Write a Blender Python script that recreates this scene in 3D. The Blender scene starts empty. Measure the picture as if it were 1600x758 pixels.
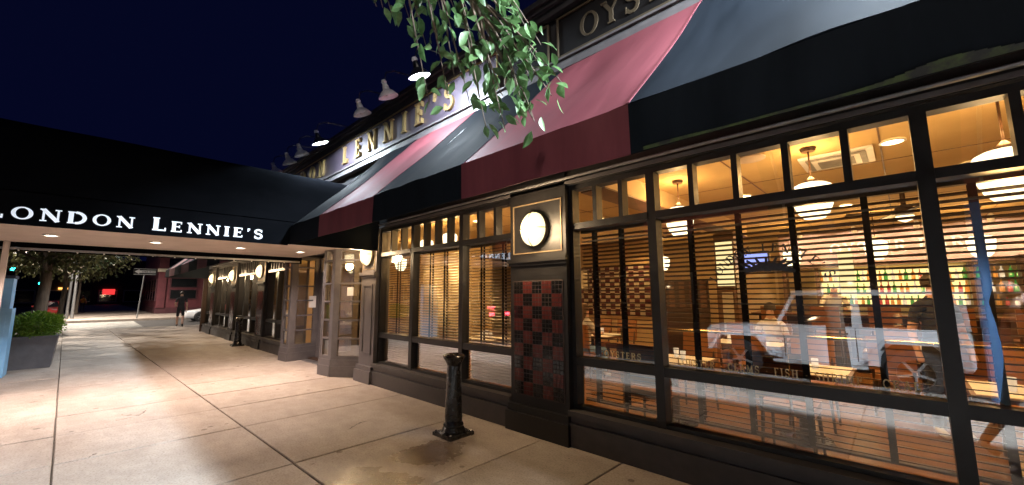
import bpy, bmesh, math, random
from mathutils import Vector, Matrix, noise
random.seed(7)
R = math.radians
scene = bpy.context.scene
col = scene.collection

# ---------------------------------------------------------------- camera
CAMH = 1.6
yaw, pitch, roll = R(44.004), R(7.370), R(-0.370)
fwd = Vector((-math.sin(yaw)*math.cos(pitch), math.cos(yaw)*math.cos(pitch), math.sin(pitch)))
rgt = Vector((math.cos(yaw), math.sin(yaw), 0))
upv = rgt.cross(fwd)
r2 = math.cos(roll)*rgt + math.sin(roll)*upv
u2 = -math.sin(roll)*rgt + math.cos(roll)*upv
cd = bpy.data.cameras.new('camera'); cam = bpy.data.objects.new('camera', cd); col.objects.link(cam)
cam.matrix_world = Matrix(((r2.x, u2.x, -fwd.x, 0), (r2.y, u2.y, -fwd.y, 0), (r2.z, u2.z, -fwd.z, CAMH), (0, 0, 0, 1)))
cd.sensor_width = 36; cd.lens = 630.16/1600*36; cd.clip_end = 2000; cd.clip_start = 0.05
scene.camera = cam

# ---------------------------------------------------------------- world: clear navy night
w = bpy.data.worlds.new('World'); scene.world = w; w.use_nodes = True
nt = w.node_tree; bg = nt.nodes['Background']
sky = nt.nodes.new('ShaderNodeTexSky'); sky.sky_type = 'NISHITA'; sky.sun_disc = False
sky.sun_elevation = R(-6.0); sky.sun_rotation = R(200); sky.ozone_density = 6; sky.dust_density = 0.2
glow = nt.nodes.new('ShaderNodeMix'); glow.data_type = 'RGBA'; glow.blend_type = 'ADD'; glow.inputs[0].default_value = 1
glow.inputs[7].default_value = (0.004, 0.0065, 0.042, 1)      # navy city night glow
nt.links.new(sky.outputs[0], glow.inputs[6]); nt.links.new(glow.outputs[2], bg.inputs[0]); bg.inputs[1].default_value = 0.15
sl = bpy.data.lights.new('moon', 'SUN'); sl.energy = 0.004; sl.angle = R(0.5); sl.color = (0.75, 0.85, 1)
so = bpy.data.objects.new('moon', sl); col.objects.link(so); so.rotation_euler = (R(50), 0, R(30))
vs = scene.view_settings; vs.view_transform = 'Standard'; vs.look = 'None'; vs.exposure = 1.15; vs.gamma = 1
scene.render.engine = 'CYCLES'
cy = scene.cycles; cy.use_denoising = True; cy.max_bounces = 8; cy.transparent_max_bounces = 24
cy.diffuse_bounces = 3; cy.glossy_bounces = 3; cy.caustics_reflective = False; cy.caustics_refractive = False
cy.sample_clamp_indirect = 4; cy.blur_glossy = 0.3
try: cy.denoiser = 'OPENIMAGEDENOISE'
except Exception: pass

# ---------------------------------------------------------------- materials
M = {}
def mat(name, c, rough=0.6, metal=0, c2=None, scale=6, detail=6, bump=0, bscale=None, spec=0.5, emit=None, es=0, stretch=None, contrast=(0.35, 0.65), coat=0, rvar=0):
    m = bpy.data.materials.new(name); m.use_nodes = True; t = m.node_tree; b = t.nodes['Principled BSDF']
    b.inputs['Base Color'].default_value = (*c, 1); b.inputs['Roughness'].default_value = rough
    b.inputs['Metallic'].default_value = metal; b.inputs['Specular IOR Level'].default_value = spec
    b.inputs['Coat Weight'].default_value = coat; b.inputs['Coat Roughness'].default_value = 0.08
    if emit: b.inputs['Emission Color'].default_value = (*emit, 1); b.inputs['Emission Strength'].default_value = es
    if c2 or bump or rvar:
        tc = t.nodes.new('ShaderNodeTexCoord'); mp = t.nodes.new('ShaderNodeMapping')
        t.links.new(tc.outputs['Object'], mp.inputs[0])
        if stretch: mp.inputs['Scale'].default_value = stretch
        n = t.nodes.new('ShaderNodeTexNoise'); n.inputs['Scale'].default_value = scale; n.inputs['Detail'].default_value = detail
        n.inputs['Roughness'].default_value = 0.62
        t.links.new(mp.outputs[0], n.inputs['Vector'])
        if c2:
            r = t.nodes.new('ShaderNodeValToRGB'); r.color_ramp.elements[0].position = contrast[0]; r.color_ramp.elements[1].position = contrast[1]
            r.color_ramp.elements[0].color = (*c, 1); r.color_ramp.elements[1].color = (*c2, 1)
            t.links.new(n.outputs['Fac'], r.inputs[0]); t.links.new(r.outputs[0], b.inputs['Base Color'])
        if rvar:
            mr = t.nodes.new('ShaderNodeMapRange'); mr.inputs['From Min'].default_value = 0.3; mr.inputs['From Max'].default_value = 0.7
            mr.inputs['To Min'].default_value = rough-rvar; mr.inputs['To Max'].default_value = rough+rvar
            t.links.new(n.outputs['Fac'], mr.inputs[0]); t.links.new(mr.outputs[0], b.inputs['Roughness'])
        if bump:
            n2 = t.nodes.new('ShaderNodeTexNoise'); n2.inputs['Scale'].default_value = bscale or scale*4; n2.inputs['Detail'].default_value = 5
            t.links.new(mp.outputs[0], n2.inputs['Vector'])
            bp = t.nodes.new('ShaderNodeBump'); bp.inputs['Strength'].default_value = bump; bp.inputs['Distance'].default_value = 0.01
            t.links.new(n2.outputs['Fac'], bp.inputs['Height']); t.links.new(bp.outputs[0], b.inputs['Normal'])
    M[name] = m; return m
def emat(name, c, s):
    m = bpy.data.materials.new(name); m.use_nodes = True; t = m.node_tree; t.nodes.clear()
    o = t.nodes.new('ShaderNodeOutputMaterial'); e = t.nodes.new('ShaderNodeEmission'); e.inputs[0].default_value = (*c, 1); e.inputs[1].default_value = s
    t.links.new(e.outputs[0], o.inputs[0]); M[name] = m; return m
def glassmat(name, boost=1.6, add=0.02, tint=(1, 1, 1), rough=0.0):
    m = bpy.data.materials.new(name); m.use_nodes = True; t = m.node_tree; t.nodes.clear()
    o = t.nodes.new('ShaderNodeOutputMaterial'); mx = t.nodes.new('ShaderNodeMixShader'); tr = t.nodes.new('ShaderNodeBsdfTransparent')
    gl = t.nodes.new('ShaderNodeBsdfGlossy'); gl.inputs['Roughness'].default_value = rough; gl.inputs[0].default_value = (0.95, 0.98, 1, 1)
    tr.inputs[0].default_value = (*tint, 1)
    f = t.nodes.new('ShaderNodeFresnel'); f.inputs[0].default_value = 1.5
    ma = t.nodes.new('ShaderNodeMath'); ma.operation = 'MULTIPLY_ADD'; ma.inputs[1].default_value = boost; ma.inputs[2].default_value = add; ma.use_clamp = True
    t.links.new(f.outputs[0], ma.inputs[0]); t.links.new(ma.outputs[0], mx.inputs[0])
    t.links.new(tr.outputs[0], mx.inputs[1]); t.links.new(gl.outputs[0], mx.inputs[2]); t.links.new(mx.outputs[0], o.inputs[0])
    M[name] = m; return m

mat('frame', (0.010, 0.0095, 0.010), 0.45, c2=(0.016, 0.015, 0.015), scale=9, bump=0.12, bscale=40, rvar=0.08)
mat('trim_grey', (0.085, 0.078, 0.082), 0.45, c2=(0.12, 0.11, 0.112), scale=5, bump=0.12, bscale=60, rvar=0.1)
mat('plinth', (0.05, 0.046, 0.048), 0.5, c2=(0.075, 0.068, 0.066), scale=7, bump=0.15, bscale=40, rvar=0.1)
mat('wall_dark', (0.018, 0.017, 0.02), 0.6, c2=(0.03, 0.028, 0.03), scale=3, bump=0.2)
mat('sign_purple', (0.034, 0.025, 0.037), 0.5, c2=(0.047, 0.036, 0.050), scale=4, rvar=0.06)
mat('sign_black', (0.005, 0.0045, 0.005), 0.6, c2=(0.008, 0.007, 0.007), scale=4, spec=0.2)
mat('gold', (0.42, 0.29, 0.12), 0.36, 0.75, c2=(0.52, 0.37, 0.17), scale=20)
mat('gold_dull', (0.23, 0.17, 0.10), 0.5, 0.5, c2=(0.30, 0.22, 0.13), scale=20)
mat('window_lettering', (0.62, 0.48, 0.24), 0.5, 0.0, c2=(0.70, 0.56, 0.30), scale=30)
mat('window_lettering_dark', (0.03, 0.03, 0.035), 0.4, c2=(0.05, 0.05, 0.06), scale=30)
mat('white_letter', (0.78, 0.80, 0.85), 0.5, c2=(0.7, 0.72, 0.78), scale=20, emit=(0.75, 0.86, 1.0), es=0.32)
mat('awning_red', (0.115, 0.028, 0.037), 0.65, c2=(0.17, 0.045, 0.056), scale=2.0, stretch=(2.6, 0.45, 0.45), contrast=(0.28, 0.68), bump=0.2, bscale=5, rvar=0.05, spec=0.15)
mat('awning_black', (0.005, 0.007, 0.010), 0.75, c2=(0.010, 0.013, 0.018), scale=2.0, stretch=(2.6, 0.45, 0.45), contrast=(0.28, 0.68), bump=0.15, bscale=5, rvar=0.06, spec=0.03)
mat('canopy_black', (0.0035, 0.004, 0.005), 0.8, c2=(0.005, 0.0055, 0.007), scale=2.0, bump=0.15, bscale=4, spec=0.0)
mat('soffit', (0.50, 0.42, 0.36), 0.7, c2=(0.44, 0.36, 0.30), scale=3, bump=0.05)
mat('algae', (0.035, 0.055, 0.012), 0.8, c2=(0.010, 0.011, 0.012), scale=14, contrast=(0.4, 0.6))
mat('tile_red', (0.085, 0.020, 0.019), 0.2, c2=(0.12, 0.032, 0.028), scale=5)
mat('tile_black', (0.008, 0.008, 0.009), 0.14, c2=(0.016, 0.015, 0.016), scale=5)
mat('grout', (0.05, 0.035, 0.032), 0.9, c2=(0.07, 0.05, 0.045), scale=30, bump=0.2)
mat('iron_black', (0.010, 0.010, 0.011), 0.26, c2=(0.020, 0.018, 0.017), scale=12, bump=0.25, bscale=50, coat=0.3, rvar=0.08)
mat('enamel_dark', (0.012, 0.013, 0.016), 0.3, coat=0.3)
mat('enamel_white', (0.75, 0.75, 0.78), 0.35, c2=(0.65, 0.64, 0.66), scale=8)
mat('brass', (0.55, 0.36, 0.12), 0.25, 1.0, c2=(0.60, 0.42, 0.17), scale=20)
mat('kerb', (0.20, 0.18, 0.16), 0.8, c2=(0.29, 0.27, 0.24), scale=8, bump=0.3)
mat('asphalt', (0.035, 0.035, 0.037), 0.75, c2=(0.062, 0.06, 0.058), scale=4, bump=0.5, bscale=90, rvar=0.12)
mat('road_paint', (0.62, 0.62, 0.58), 0.7, c2=(0.30, 0.30, 0.29), scale=9, contrast=(0.45, 0.75))
mat('planter', (0.060, 0.056, 0.064), 0.62, c2=(0.085, 0.08, 0.088), scale=5, bump=0.2)
mat('soil', (0.03, 0.02, 0.013), 0.95, c2=(0.05, 0.035, 0.02), scale=30, bump=0.5)
def leafmat(name, a, b, tr=0.25):
    m = mat(name, a, 0.42, c2=b, scale=3.5, detail=3)
    m.node_tree.nodes['Principled BSDF'].inputs['Transmission Weight'].default_value = 0
    t = m.node_tree; pr = t.nodes['Principled BSDF']; out = [n for n in t.nodes if n.type == 'OUTPUT_MATERIAL'][0]
    tl = t.nodes.new('ShaderNodeBsdfTranslucent'); mx = t.nodes.new('ShaderNodeMixShader'); mx.inputs[0].default_value = tr
    src = pr.inputs['Base Color'].links[0].from_socket
    t.links.new(src, tl.inputs[0]); t.links.new(pr.outputs[0], mx.inputs[1]); t.links.new(tl.outputs[0], mx.inputs[2]); t.links.new(mx.outputs[0], out.inputs[0])
leafmat('leaf', (0.065, 0.145, 0.045), (0.12, 0.22, 0.085), 0.3)
leafmat('leaf_shrub', (0.09, 0.19, 0.018), (0.19, 0.30, 0.03), 0.3)
leafmat('leaf_street', (0.04, 0.06, 0.02), (0.15, 0.14, 0.06))
mat('bark', (0.075, 0.058, 0.045), 0.9, c2=(0.14, 0.11, 0.085), scale=6, stretch=(3, 3, 0.5), bump=0.6, bscale=18)
mat('twig', (0.09, 0.065, 0.05), 0.8, c2=(0.14, 0.10, 0.07), scale=20)
mat('maroon', (0.085, 0.018, 0.026), 0.55, c2=(0.12, 0.028, 0.036), scale=2, bump=0.1)
mat('maroon_dark', (0.05, 0.012, 0.018), 0.6, c2=(0.07, 0.018, 0.024), scale=2, bump=0.1)
mat('cream', (0.52, 0.47, 0.37), 0.7, c2=(0.44, 0.40, 0.31), scale=4)
mat('brown_wood', (0.10, 0.05, 0.025), 0.45, c2=(0.17, 0.09, 0.045), scale=4, stretch=(1, 1, 6), bump=0.1)
mat('dark_wood', (0.035, 0.018, 0.010), 0.4, c2=(0.065, 0.034, 0.018), scale=4, stretch=(1, 1, 6), bump=0.1)
mat('slat_wood', (0.020, 0.009, 0.005), 0.5, c2=(0.038, 0.018, 0.009), scale=5, stretch=(0.6, 8, 8))
mat('slat_lit', (0.048, 0.020, 0.009), 0.45, c2=(0.085, 0.038, 0.016), scale=5, stretch=(0.6, 8, 8))  # paler copy of the slat wood, lamplight on the slats put into its colour
mat('shade_fabric', (0.78, 0.69, 0.64), 0.9, c2=(0.70, 0.61, 0.56), scale=8, bump=0.1)
mat('gold_dark', (0.075, 0.056, 0.034), 0.55, 0.4, c2=(0.10, 0.075, 0.045), scale=20)
mat('tape_black', (0.010, 0.009, 0.009), 0.85, c2=(0.02, 0.016, 0.014), scale=30)
mat('floor_wood', (0.22, 0.10, 0.035), 0.25, c2=(0.31, 0.15, 0.055), scale=3, stretch=(1, 8, 1), bump=0.05)
mat('plaster', (0.62, 0.47, 0.27), 0.8, c2=(0.54, 0.40, 0.22), scale=1.5, bump=0.08)
mat('ceiling_paint', (0.58, 0.42, 0.20), 0.85, c2=(0.52, 0.37, 0.17), scale=2, bump=0.12, bscale=60)
mat('header_pink', (0.50, 0.36, 0.31), 0.7, c2=(0.44, 0.31, 0.27), scale=3)
mat('leather', (0.25, 0.105, 0.030), 0.38, c2=(0.32, 0.14, 0.045), scale=6, bump=0.15)
mat('white_cloth', (0.72, 0.70, 0.66), 0.8, c2=(0.64, 0.62, 0.58), scale=6, bump=0.2)
mat('chrome', (0.6, 0.6, 0.6), 0.18, 1.0)
mat('car_white', (0.72, 0.73, 0.76), 0.3, c2=(0.66, 0.67, 0.70), scale=2, coat=0.6)
mat('car_red', (0.30, 0.02, 0.02), 0.3, c2=(0.24, 0.015, 0.015), scale=2, coat=0.6)
mat('car_black', (0.012, 0.012, 0.014), 0.3, c2=(0.02, 0.02, 0.022), scale=2, coat=0.6)
mat('car_glass', (0.01, 0.012, 0.014), 0.05, spec=0.8)
mat('rubber', (0.016, 0.016, 0.017), 0.8, c2=(0.026, 0.026, 0.027), scale=20)
mat('alloy', (0.45, 0.46, 0.48), 0.3, 0.9)
mat('steel', (0.25, 0.25, 0.26), 0.45, 0.8, c2=(0.33, 0.33, 0.34), scale=12)
mat('galv', (0.32, 0.33, 0.34), 0.5, 0.6, c2=(0.24, 0.25, 0.26), scale=10)
mat('blue_paint', (0.16, 0.38, 0.66), 0.45, c2=(0.22, 0.46, 0.72), scale=4, bump=0.15)
mat('blue_dark', (0.05, 0.12, 0.25), 0.5, c2=(0.07, 0.15, 0.30), scale=4)
mat('post_white', (0.62, 0.55, 0.52), 0.5, c2=(0.55, 0.48, 0.45), scale=5)
mat('sign_white', (0.75, 0.75, 0.74), 0.5, c2=(0.66, 0.66, 0.66), scale=6)
mat('sign_blk', (0.015, 0.015, 0.016), 0.5)
mat('skin', (0.46, 0.27, 0.19), 0.55, c2=(0.52, 0.31, 0.23), scale=8)
mat('hair_dark', (0.02, 0.014, 0.01), 0.6, c2=(0.04, 0.026, 0.018), scale=30, bump=0.3)
mat('hair_brown', (0.09, 0.045, 0.022), 0.6, c2=(0.13, 0.07, 0.035), scale=30, bump=0.3)
mat('cloth_black', (0.012, 0.012, 0.013), 0.85, c2=(0.022, 0.022, 0.024), scale=12, bump=0.2)
mat('cloth_white', (0.66, 0.64, 0.62), 0.85, c2=(0.58, 0.56, 0.54), scale=12, bump=0.2)
mat('cloth_pink', (0.62, 0.30, 0.24), 0.85, c2=(0.54, 0.25, 0.20), scale=12, bump=0.2)
mat('denim', (0.12, 0.26, 0.50), 0.85, c2=(0.20, 0.34, 0.58), scale=14, bump=0.3)
mat('cloth_navy', (0.02, 0.03, 0.06), 0.85, c2=(0.03, 0.045, 0.08), scale=12, bump=0.2)
mat('cloth_yellow', (0.6, 0.38, 0.06), 0.85, c2=(0.5, 0.3, 0.05), scale=12)
mat('shoe_white', (0.72, 0.72, 0.72), 0.6, c2=(0.62, 0.62, 0.62), scale=12)
mat('far_brick', (0.05, 0.032, 0.028), 0.85, c2=(0.075, 0.05, 0.042), scale=2)
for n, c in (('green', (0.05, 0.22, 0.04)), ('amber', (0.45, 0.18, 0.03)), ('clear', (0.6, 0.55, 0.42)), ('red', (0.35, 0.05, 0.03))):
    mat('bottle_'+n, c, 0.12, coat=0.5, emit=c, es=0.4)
glassmat('pane', 2.2, 0.17, (0.97, 0.98, 0.98))
glassmat('pane_lower', 2.4, 0.20, (0.80, 0.82, 0.82), 0.02)
glassmat('globe_glass', 1.0, 0.02)
emat('globe_warm', (1.0, 0.80, 0.46), 2.1)
m_ = emat('sconce_warm', (1.0, 0.80, 0.40), 1.0); t__ = m_.node_tree
tc_ = t__.nodes.new('ShaderNodeTexCoord'); ln_ = t__.nodes.new('ShaderNodeVectorMath'); ln_.operation = 'LENGTH'; mu_ = t__.nodes.new('ShaderNodeVectorMath'); mu_.operation = 'MULTIPLY'; mu_.inputs[1].default_value = (1, 0, 1)
mr_ = t__.nodes.new('ShaderNodeMapRange'); mr_.inputs['From Min'].default_value = 0.02; mr_.inputs['From Max'].default_value = 0.19; mr_.inputs['To Min'].default_value = 3.2; mr_.inputs['To Max'].default_value = 1.0; mr_.interpolation_type = 'SMOOTHSTEP'
t__.links.new(tc_.outputs['Object'], mu_.inputs[0]); t__.links.new(mu_.outputs[0], ln_.inputs[0]); t__.links.new(ln_.outputs['Value'], mr_.inputs[0]); t__.links.new(mr_.outputs[0], [n for n in t__.nodes if n.type == 'EMISSION'][0].inputs[1])
emat('recess_warm', (1.0, 0.74, 0.36), 7.0)
emat('downlight', (1.0, 0.80, 0.62), 12.0)
emat('bulb_cool', (0.78, 0.90, 1.0), 30.0)
emat('tail_red', (1.0, 0.05, 0.07), 9.0)
emat('neon_red', (1.0, 0.05, 0.05), 0.5)
emat('signal_green', (0.02, 0.9, 0.75), 9.0)
emat('screen', (0.35, 0.42, 1.0), 0.8)
emat('shop_lit', (0.55, 0.62, 0.95), 0.6)
emat('backbar_lit', (1.0, 0.72, 0.26), 1.0)
emat('lit_panel', (1.0, 0.78, 0.36), 0.7)
emat('amber_lamp', (1.0, 0.45, 0.10), 1.2)
emat('headlight_lit', (0.9, 0.95, 1.0), 6.0)

def concrete(name, wet=False):
    m = bpy.data.materials.new(name); m.use_nodes = True; t = m.node_tree; b = t.nodes['Principled BSDF']; L = t.links.new
    ge = t.nodes.new('ShaderNodeNewGeometry'); oi = t.nodes.new('ShaderNodeObjectInfo')
    def nz(s, d, st=None):
        n = t.nodes.new('ShaderNodeTexNoise'); n.inputs['Scale'].default_value = s; n.inputs['Detail'].default_value = d; n.inputs['Roughness'].default_value = 0.65
        if st:
            mp = t.nodes.new('ShaderNodeMapping'); mp.inputs['Scale'].default_value = st; L(ge.outputs['Position'], mp.inputs[0]); L(mp.outputs[0], n.inputs['Vector'])
        else: L(ge.outputs['Position'], n.inputs['Vector'])
        return n
    n1 = nz(1.1, 8, (0.7, 1.6, 1)); n2 = nz(55, 4); n3 = nz(5, 6)
    r = t.nodes.new('ShaderNodeValToRGB'); e = r.color_ramp.elements
    e[0].position = 0.33; e[0].color = (0.34, 0.285, 0.24, 1); e[1].position = 0.66; e[1].color = (0.46, 0.40, 0.35, 1)
    L(n1.outputs['Fac'], r.inputs[0])
    mx = t.nodes.new('ShaderNodeMix'); mx.data_type = 'RGBA'; mx.blend_type = 'MULTIPLY'; mx.inputs[0].default_value = 0.38
    r2_ = t.nodes.new('ShaderNodeValToRGB'); r2_.color_ramp.elements[0].position = 0.3; r2_.color_ramp.elements[0].color = (0.55, 0.52, 0.5, 1); r2_.color_ramp.elements[1].position = 0.62
    L(n3.outputs['Fac'], r2_.inputs[0]); L(r.outputs[0], mx.inputs[6]); L(r2_.outputs[0], mx.inputs[7])
    sp = t.nodes.new('ShaderNodeMix'); sp.data_type = 'RGBA'; sp.blend_type = 'MULTIPLY'; sp.inputs[0].default_value = 0.5
    r3 = t.nodes.new('ShaderNodeValToRGB'); r3.color_ramp.elements[0].position = 0.34; r3.color_ramp.elements[0].color = (0.32, 0.30, 0.28, 1); r3.color_ramp.elements[1].position = 0.52
    L(n2.outputs['Fac'], r3.inputs[0]); L(mx.outputs[2], sp.inputs[6]); L(r3.outputs[0], sp.inputs[7])
    # gum spots
    vo = t.nodes.new('ShaderNodeTexVoronoi'); vo.inputs['Scale'].default_value = 2.3; L(ge.outputs['Position'], vo.inputs['Vector'])
    lt = t.nodes.new('ShaderNodeMath'); lt.operation = 'LESS_THAN'; lt.inputs[1].default_value = 0.075; L(vo.outputs['Distance'], lt.inputs[0])
    gm = t.nodes.new('ShaderNodeMix'); gm.data_type = 'RGBA'; gm.blend_type = 'MULTIPLY'; gm.inputs[7].default_value = (0.5, 0.47, 0.45, 1)
    L(lt.outputs[0], gm.inputs[0]); L(sp.outputs[2], gm.inputs[6])
    # hairline cracks
    dn = nz(1.7, 4); dm = t.nodes.new('ShaderNodeVectorMath'); dm.operation = 'MULTIPLY_ADD'; dm.inputs[1].default_value = (0.5, 0.5, 0)
    L(dn.outputs['Color'], dm.inputs[0]); L(ge.outputs['Position'], dm.inputs[2])
    cv = t.nodes.new('ShaderNodeTexVoronoi'); cv.feature = 'DISTANCE_TO_EDGE'; cv.inputs['Scale'].default_value = 0.42; L(dm.outputs[0], cv.inputs['Vector'])
    cl_ = t.nodes.new('ShaderNodeMath'); cl_.operation = 'LESS_THAN'; cl_.inputs[1].default_value = 0.0032; L(cv.outputs['Distance'], cl_.inputs[0])
    cn = nz(0.6, 2); cg = t.nodes.new('ShaderNodeMath'); cg.operation = 'GREATER_THAN'; cg.inputs[1].default_value = 0.60; L(cn.outputs['Fac'], cg.inputs[0])
    cm2 = t.nodes.new('ShaderNodeMath'); cm2.operation = 'MULTIPLY'; L(cl_.outputs[0], cm2.inputs[0]); L(cg.outputs[0], cm2.inputs[1])
    ck_ = t.nodes.new('ShaderNodeMix'); ck_.data_type = 'RGBA'; ck_.blend_type = 'MULTIPLY'; ck_.inputs[7].default_value = (0.35, 0.32, 0.3, 1); L(cm2.outputs[0], ck_.inputs[0]); L(gm.outputs[2], ck_.inputs[6])
    # slab to slab tone
    hv = t.nodes.new('ShaderNodeMapRange'); hv.inputs['To Min'].default_value = 0.86; hv.inputs['To Max'].default_value = 1.1; L(oi.outputs['Random'], hv.inputs[0])
    tn = t.nodes.new('ShaderNodeVectorMath'); tn.operation = 'SCALE'; L(ck_.outputs[2], tn.inputs[0]); L(hv.outputs[0], tn.inputs['Scale'])
    # wet patch around the bollard (a stain with a shape of its own)
    def ell(cx, cy, sx, sy, amp):
        s = t.nodes.new('ShaderNodeVectorMath'); s.operation = 'SUBTRACT'; s.inputs[1].default_value = (cx, cy, 0); L(ge.outputs['Position'], s.inputs[0])
        d = t.nodes.new('ShaderNodeVectorMath'); d.operation = 'MULTIPLY'; d.inputs[1].default_value = (1/sx, 1/sy, 0); L(s.outputs[0], d.inputs[0])
        l = t.nodes.new('ShaderNodeVectorMath'); l.operation = 'LENGTH'; L(d.outputs[0], l.inputs[0])
        q = t.nodes.new('ShaderNodeMapRange'); q.inputs['From Min'].default_value = 1.5; q.inputs['From Max'].default_value = 0.0; q.inputs['To Min'].default_value = -0.6; q.inputs['To Max'].default_value = amp
        L(l.outputs[1], q.inputs[0]); return q
    a1 = ell(-3.40, 1.75, 0.85, 0.60, 0.72); a2 = ell(-3.70, 2.55, 0.55, 0.70, 0.66)
    mxx = t.nodes.new('ShaderNodeMath'); mxx.operation = 'MAXIMUM'; L(a1.outputs[0], mxx.inputs[0]); L(a2.outputs[0], mxx.inputs[1])
    n4 = nz(2.6, 5); ad = t.nodes.new('ShaderNodeMath'); ad.operation = 'ADD'; L(mxx.outputs[0], ad.inputs[0]); L(n4.outputs['Fac'], ad.inputs[1])
    wt = t.nodes.new('ShaderNodeMapRange'); wt.inputs['From Min'].default_value = 0.48; wt.inputs['From Max'].default_value = 0.86; L(ad.outputs[0], wt.inputs[0])
    wm = t.nodes.new('ShaderNodeMix'); wm.data_type = 'RGBA'; wm.blend_type = 'MULTIPLY'; wm.inputs[7].default_value = (0.30, 0.25, 0.21, 1)
    L(wt.outputs[0], wm.inputs[0]); L(tn.outputs[0], wm.inputs[6]); L(wm.outputs[2], b.inputs['Base Color'])
    rr = t.nodes.new('ShaderNodeMapRange'); rr.inputs['To Min'].default_value = 0.66; rr.inputs['To Max'].default_value = 0.05; L(wt.outputs[0], rr.inputs[0]); L(rr.outputs[0], b.inputs['Roughness'])
    bp = t.nodes.new('ShaderNodeBump'); bp.inputs['Strength'].default_value = 0.4; bp.inputs['Distance'].default_value = 0.006
    av = t.nodes.new('ShaderNodeMath'); av.operation = 'ADD'; L(n2.outputs['Fac'], av.inputs[0]); L(n3.outputs['Fac'], av.inputs[1]); L(av.outputs[0], bp.inputs['Height']); L(bp.outputs[0], b.inputs['Normal'])
    M[name] = m
concrete('concrete')

# ---------------------------------------------------------------- mesh helpers
class MB:
    def __init__(s): s.v = []; s.f = []; s.m = []; s.cur = 0
    def add(s, vs, fs):
        o = len(s.v); s.v += [tuple(v) for v in vs]; s.f += [tuple(i+o for i in f) for f in fs]; s.m += [s.cur]*len(fs); return s
    def box(s, a, b, M4=None):
        x0, y0, z0 = a; x1, y1, z1 = b
        x0, x1 = min(x0, x1), max(x0, x1); y0, y1 = min(y0, y1), max(y0, y1); z0, z1 = min(z0, z1), max(z0, z1)
        vs = [Vector(p) for p in ((x0,y0,z0),(x1,y0,z0),(x1,y1,z0),(x0,y1,z0),(x0,y0,z1),(x1,y0,z1),(x1,y1,z1),(x0,y1,z1))]
        if M4: vs = [M4 @ v for v in vs]
        return s.add(vs, ((0,3,2,1),(4,5,6,7),(0,1,5,4),(1,2,6,5),(2,3,7,6),(3,0,4,7)))
    def prism(s, poly, h0, h1, axis='z', M4=None):
        n = len(poly)
        def P(u, v, h): return Vector((u, v, h)) if axis == 'z' else (Vector((u, h, v)) if axis == 'y' else Vector((h, u, v)))
        vs = [P(u, v, h0) for u, v in poly] + [P(u, v, h1) for u, v in poly]
        if M4: vs = [M4 @ v for v in vs]
        fs = [tuple(range(n))[::-1], tuple(range(n, 2*n))] + [(i, (i+1) % n, n+(i+1) % n, n+i) for i in range(n)]
        return s.add(vs, fs)
    def tube(s, pts, rad, n=8, cap=True):
        pts = [Vector(p) for p in pts]; rs = rad if isinstance(rad, (list, tuple)) else [rad]*len(pts)
        rings = []; prev = None
        for i, p in enumerate(pts):
            d = (pts[min(i+1, len(pts)-1)] - pts[max(i-1, 0)])
            d = d.normalized() if d.length > 1e-9 else Vector((0, 0, 1))
            if prev is None:
                a = d.orthogonal().normalized()
            else:
                a = prev - d*prev.dot(d); a = a.normalized() if a.length > 1e-6 else d.orthogonal().normalized()
            prev = a; b = d.cross(a)
            rings.append([p + rs[i]*(math.cos(2*math.pi*k/n)*a + math.sin(2*math.pi*k/n)*b) for k in range(n)])
        vs = [v for r in rings for v in r]; fs = []
        for i in range(len(pts)-1):
            for k in range(n): fs.append((i*n+k, i*n+(k+1) % n, (i+1)*n+(k+1) % n, (i+1)*n+k))
        if cap: fs += [tuple(range(n))[::-1], tuple(range((len(pts)-1)*n, len(pts)*n))]
        return s.add(vs, fs)
    def lathe(s, prof, n=16, M4=None, cap=True):
        vs = [Vector((r*math.cos(2*math.pi*k/n), r*math.sin(2*math.pi*k/n), z)) for r, z in prof for k in range(n)]
        if M4: vs = [M4 @ v for v in vs]
        fs = []
        for i in range(len(prof)-1):
            for k in range(n): fs.append((i*n+k, i*n+(k+1) % n, (i+1)*n+(k+1) % n, (i+1)*n+k))
        if cap: fs += [tuple(range(n))[::-1], tuple(range((len(prof)-1)*n, len(prof)*n))]
        return s.add(vs, fs)
    def grid(s, P, nu, nv, thick=None):
        vs = [P(i/nu, j/nv) for j in range(nv+1) for i in range(nu+1)]
        fs = [(j*(nu+1)+i, j*(nu+1)+i+1, (j+1)*(nu+1)+i+1, (j+1)*(nu+1)+i) for j in range(nv) for i in range(nu)]
        if thick:
            n0 = len(vs); t = Vector(thick); vs2 = vs + [Vector(v)+t for v in vs]
            fs2 = fs + [tuple(n0+i for i in f[::-1]) for f in fs]
            edge = [i for i in range(nu)] ; W = nu+1
            ring = [i for i in range(W)] + [j*W+nu for j in range(1, nv+1)] + [nv*W+i for i in range(nu-1, -1, -1)] + [j*W for j in range(nv-1, 0, -1)]
            for a, b in zip(ring, ring[1:]+ring[:1]): fs2.append((b, a, a+n0, b+n0))
            return s.add(vs2, fs2)
        return s.add(vs, fs)
    def mesh(s, name, mats, smooth=False):
        me = bpy.data.meshes.new(name); me.from_pydata(s.v, [], s.f)
        mats = mats if isinstance(mats, (list, tuple)) else [mats]
        for m in mats: me.materials.append(M[m])
        if len(mats) > 1: me.polygons.foreach_set('material_index', s.m)
        if smooth:
            me.polygons.foreach_set('use_smooth', [True]*len(me.polygons))
            try: me.set_sharp_from_angle(angle=R(40))
            except Exception: pass
        me.update(); return me
    def build(s, name, mats, parent=None, smooth=False):
        return link(name, s.mesh(name, mats, smooth), parent)
def link(name, me, parent=None, loc=None):
    o = bpy.data.objects.new(name, me); col.objects.link(o); o.parent = parent
    if loc is not None: o.location = loc
    return o
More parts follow.
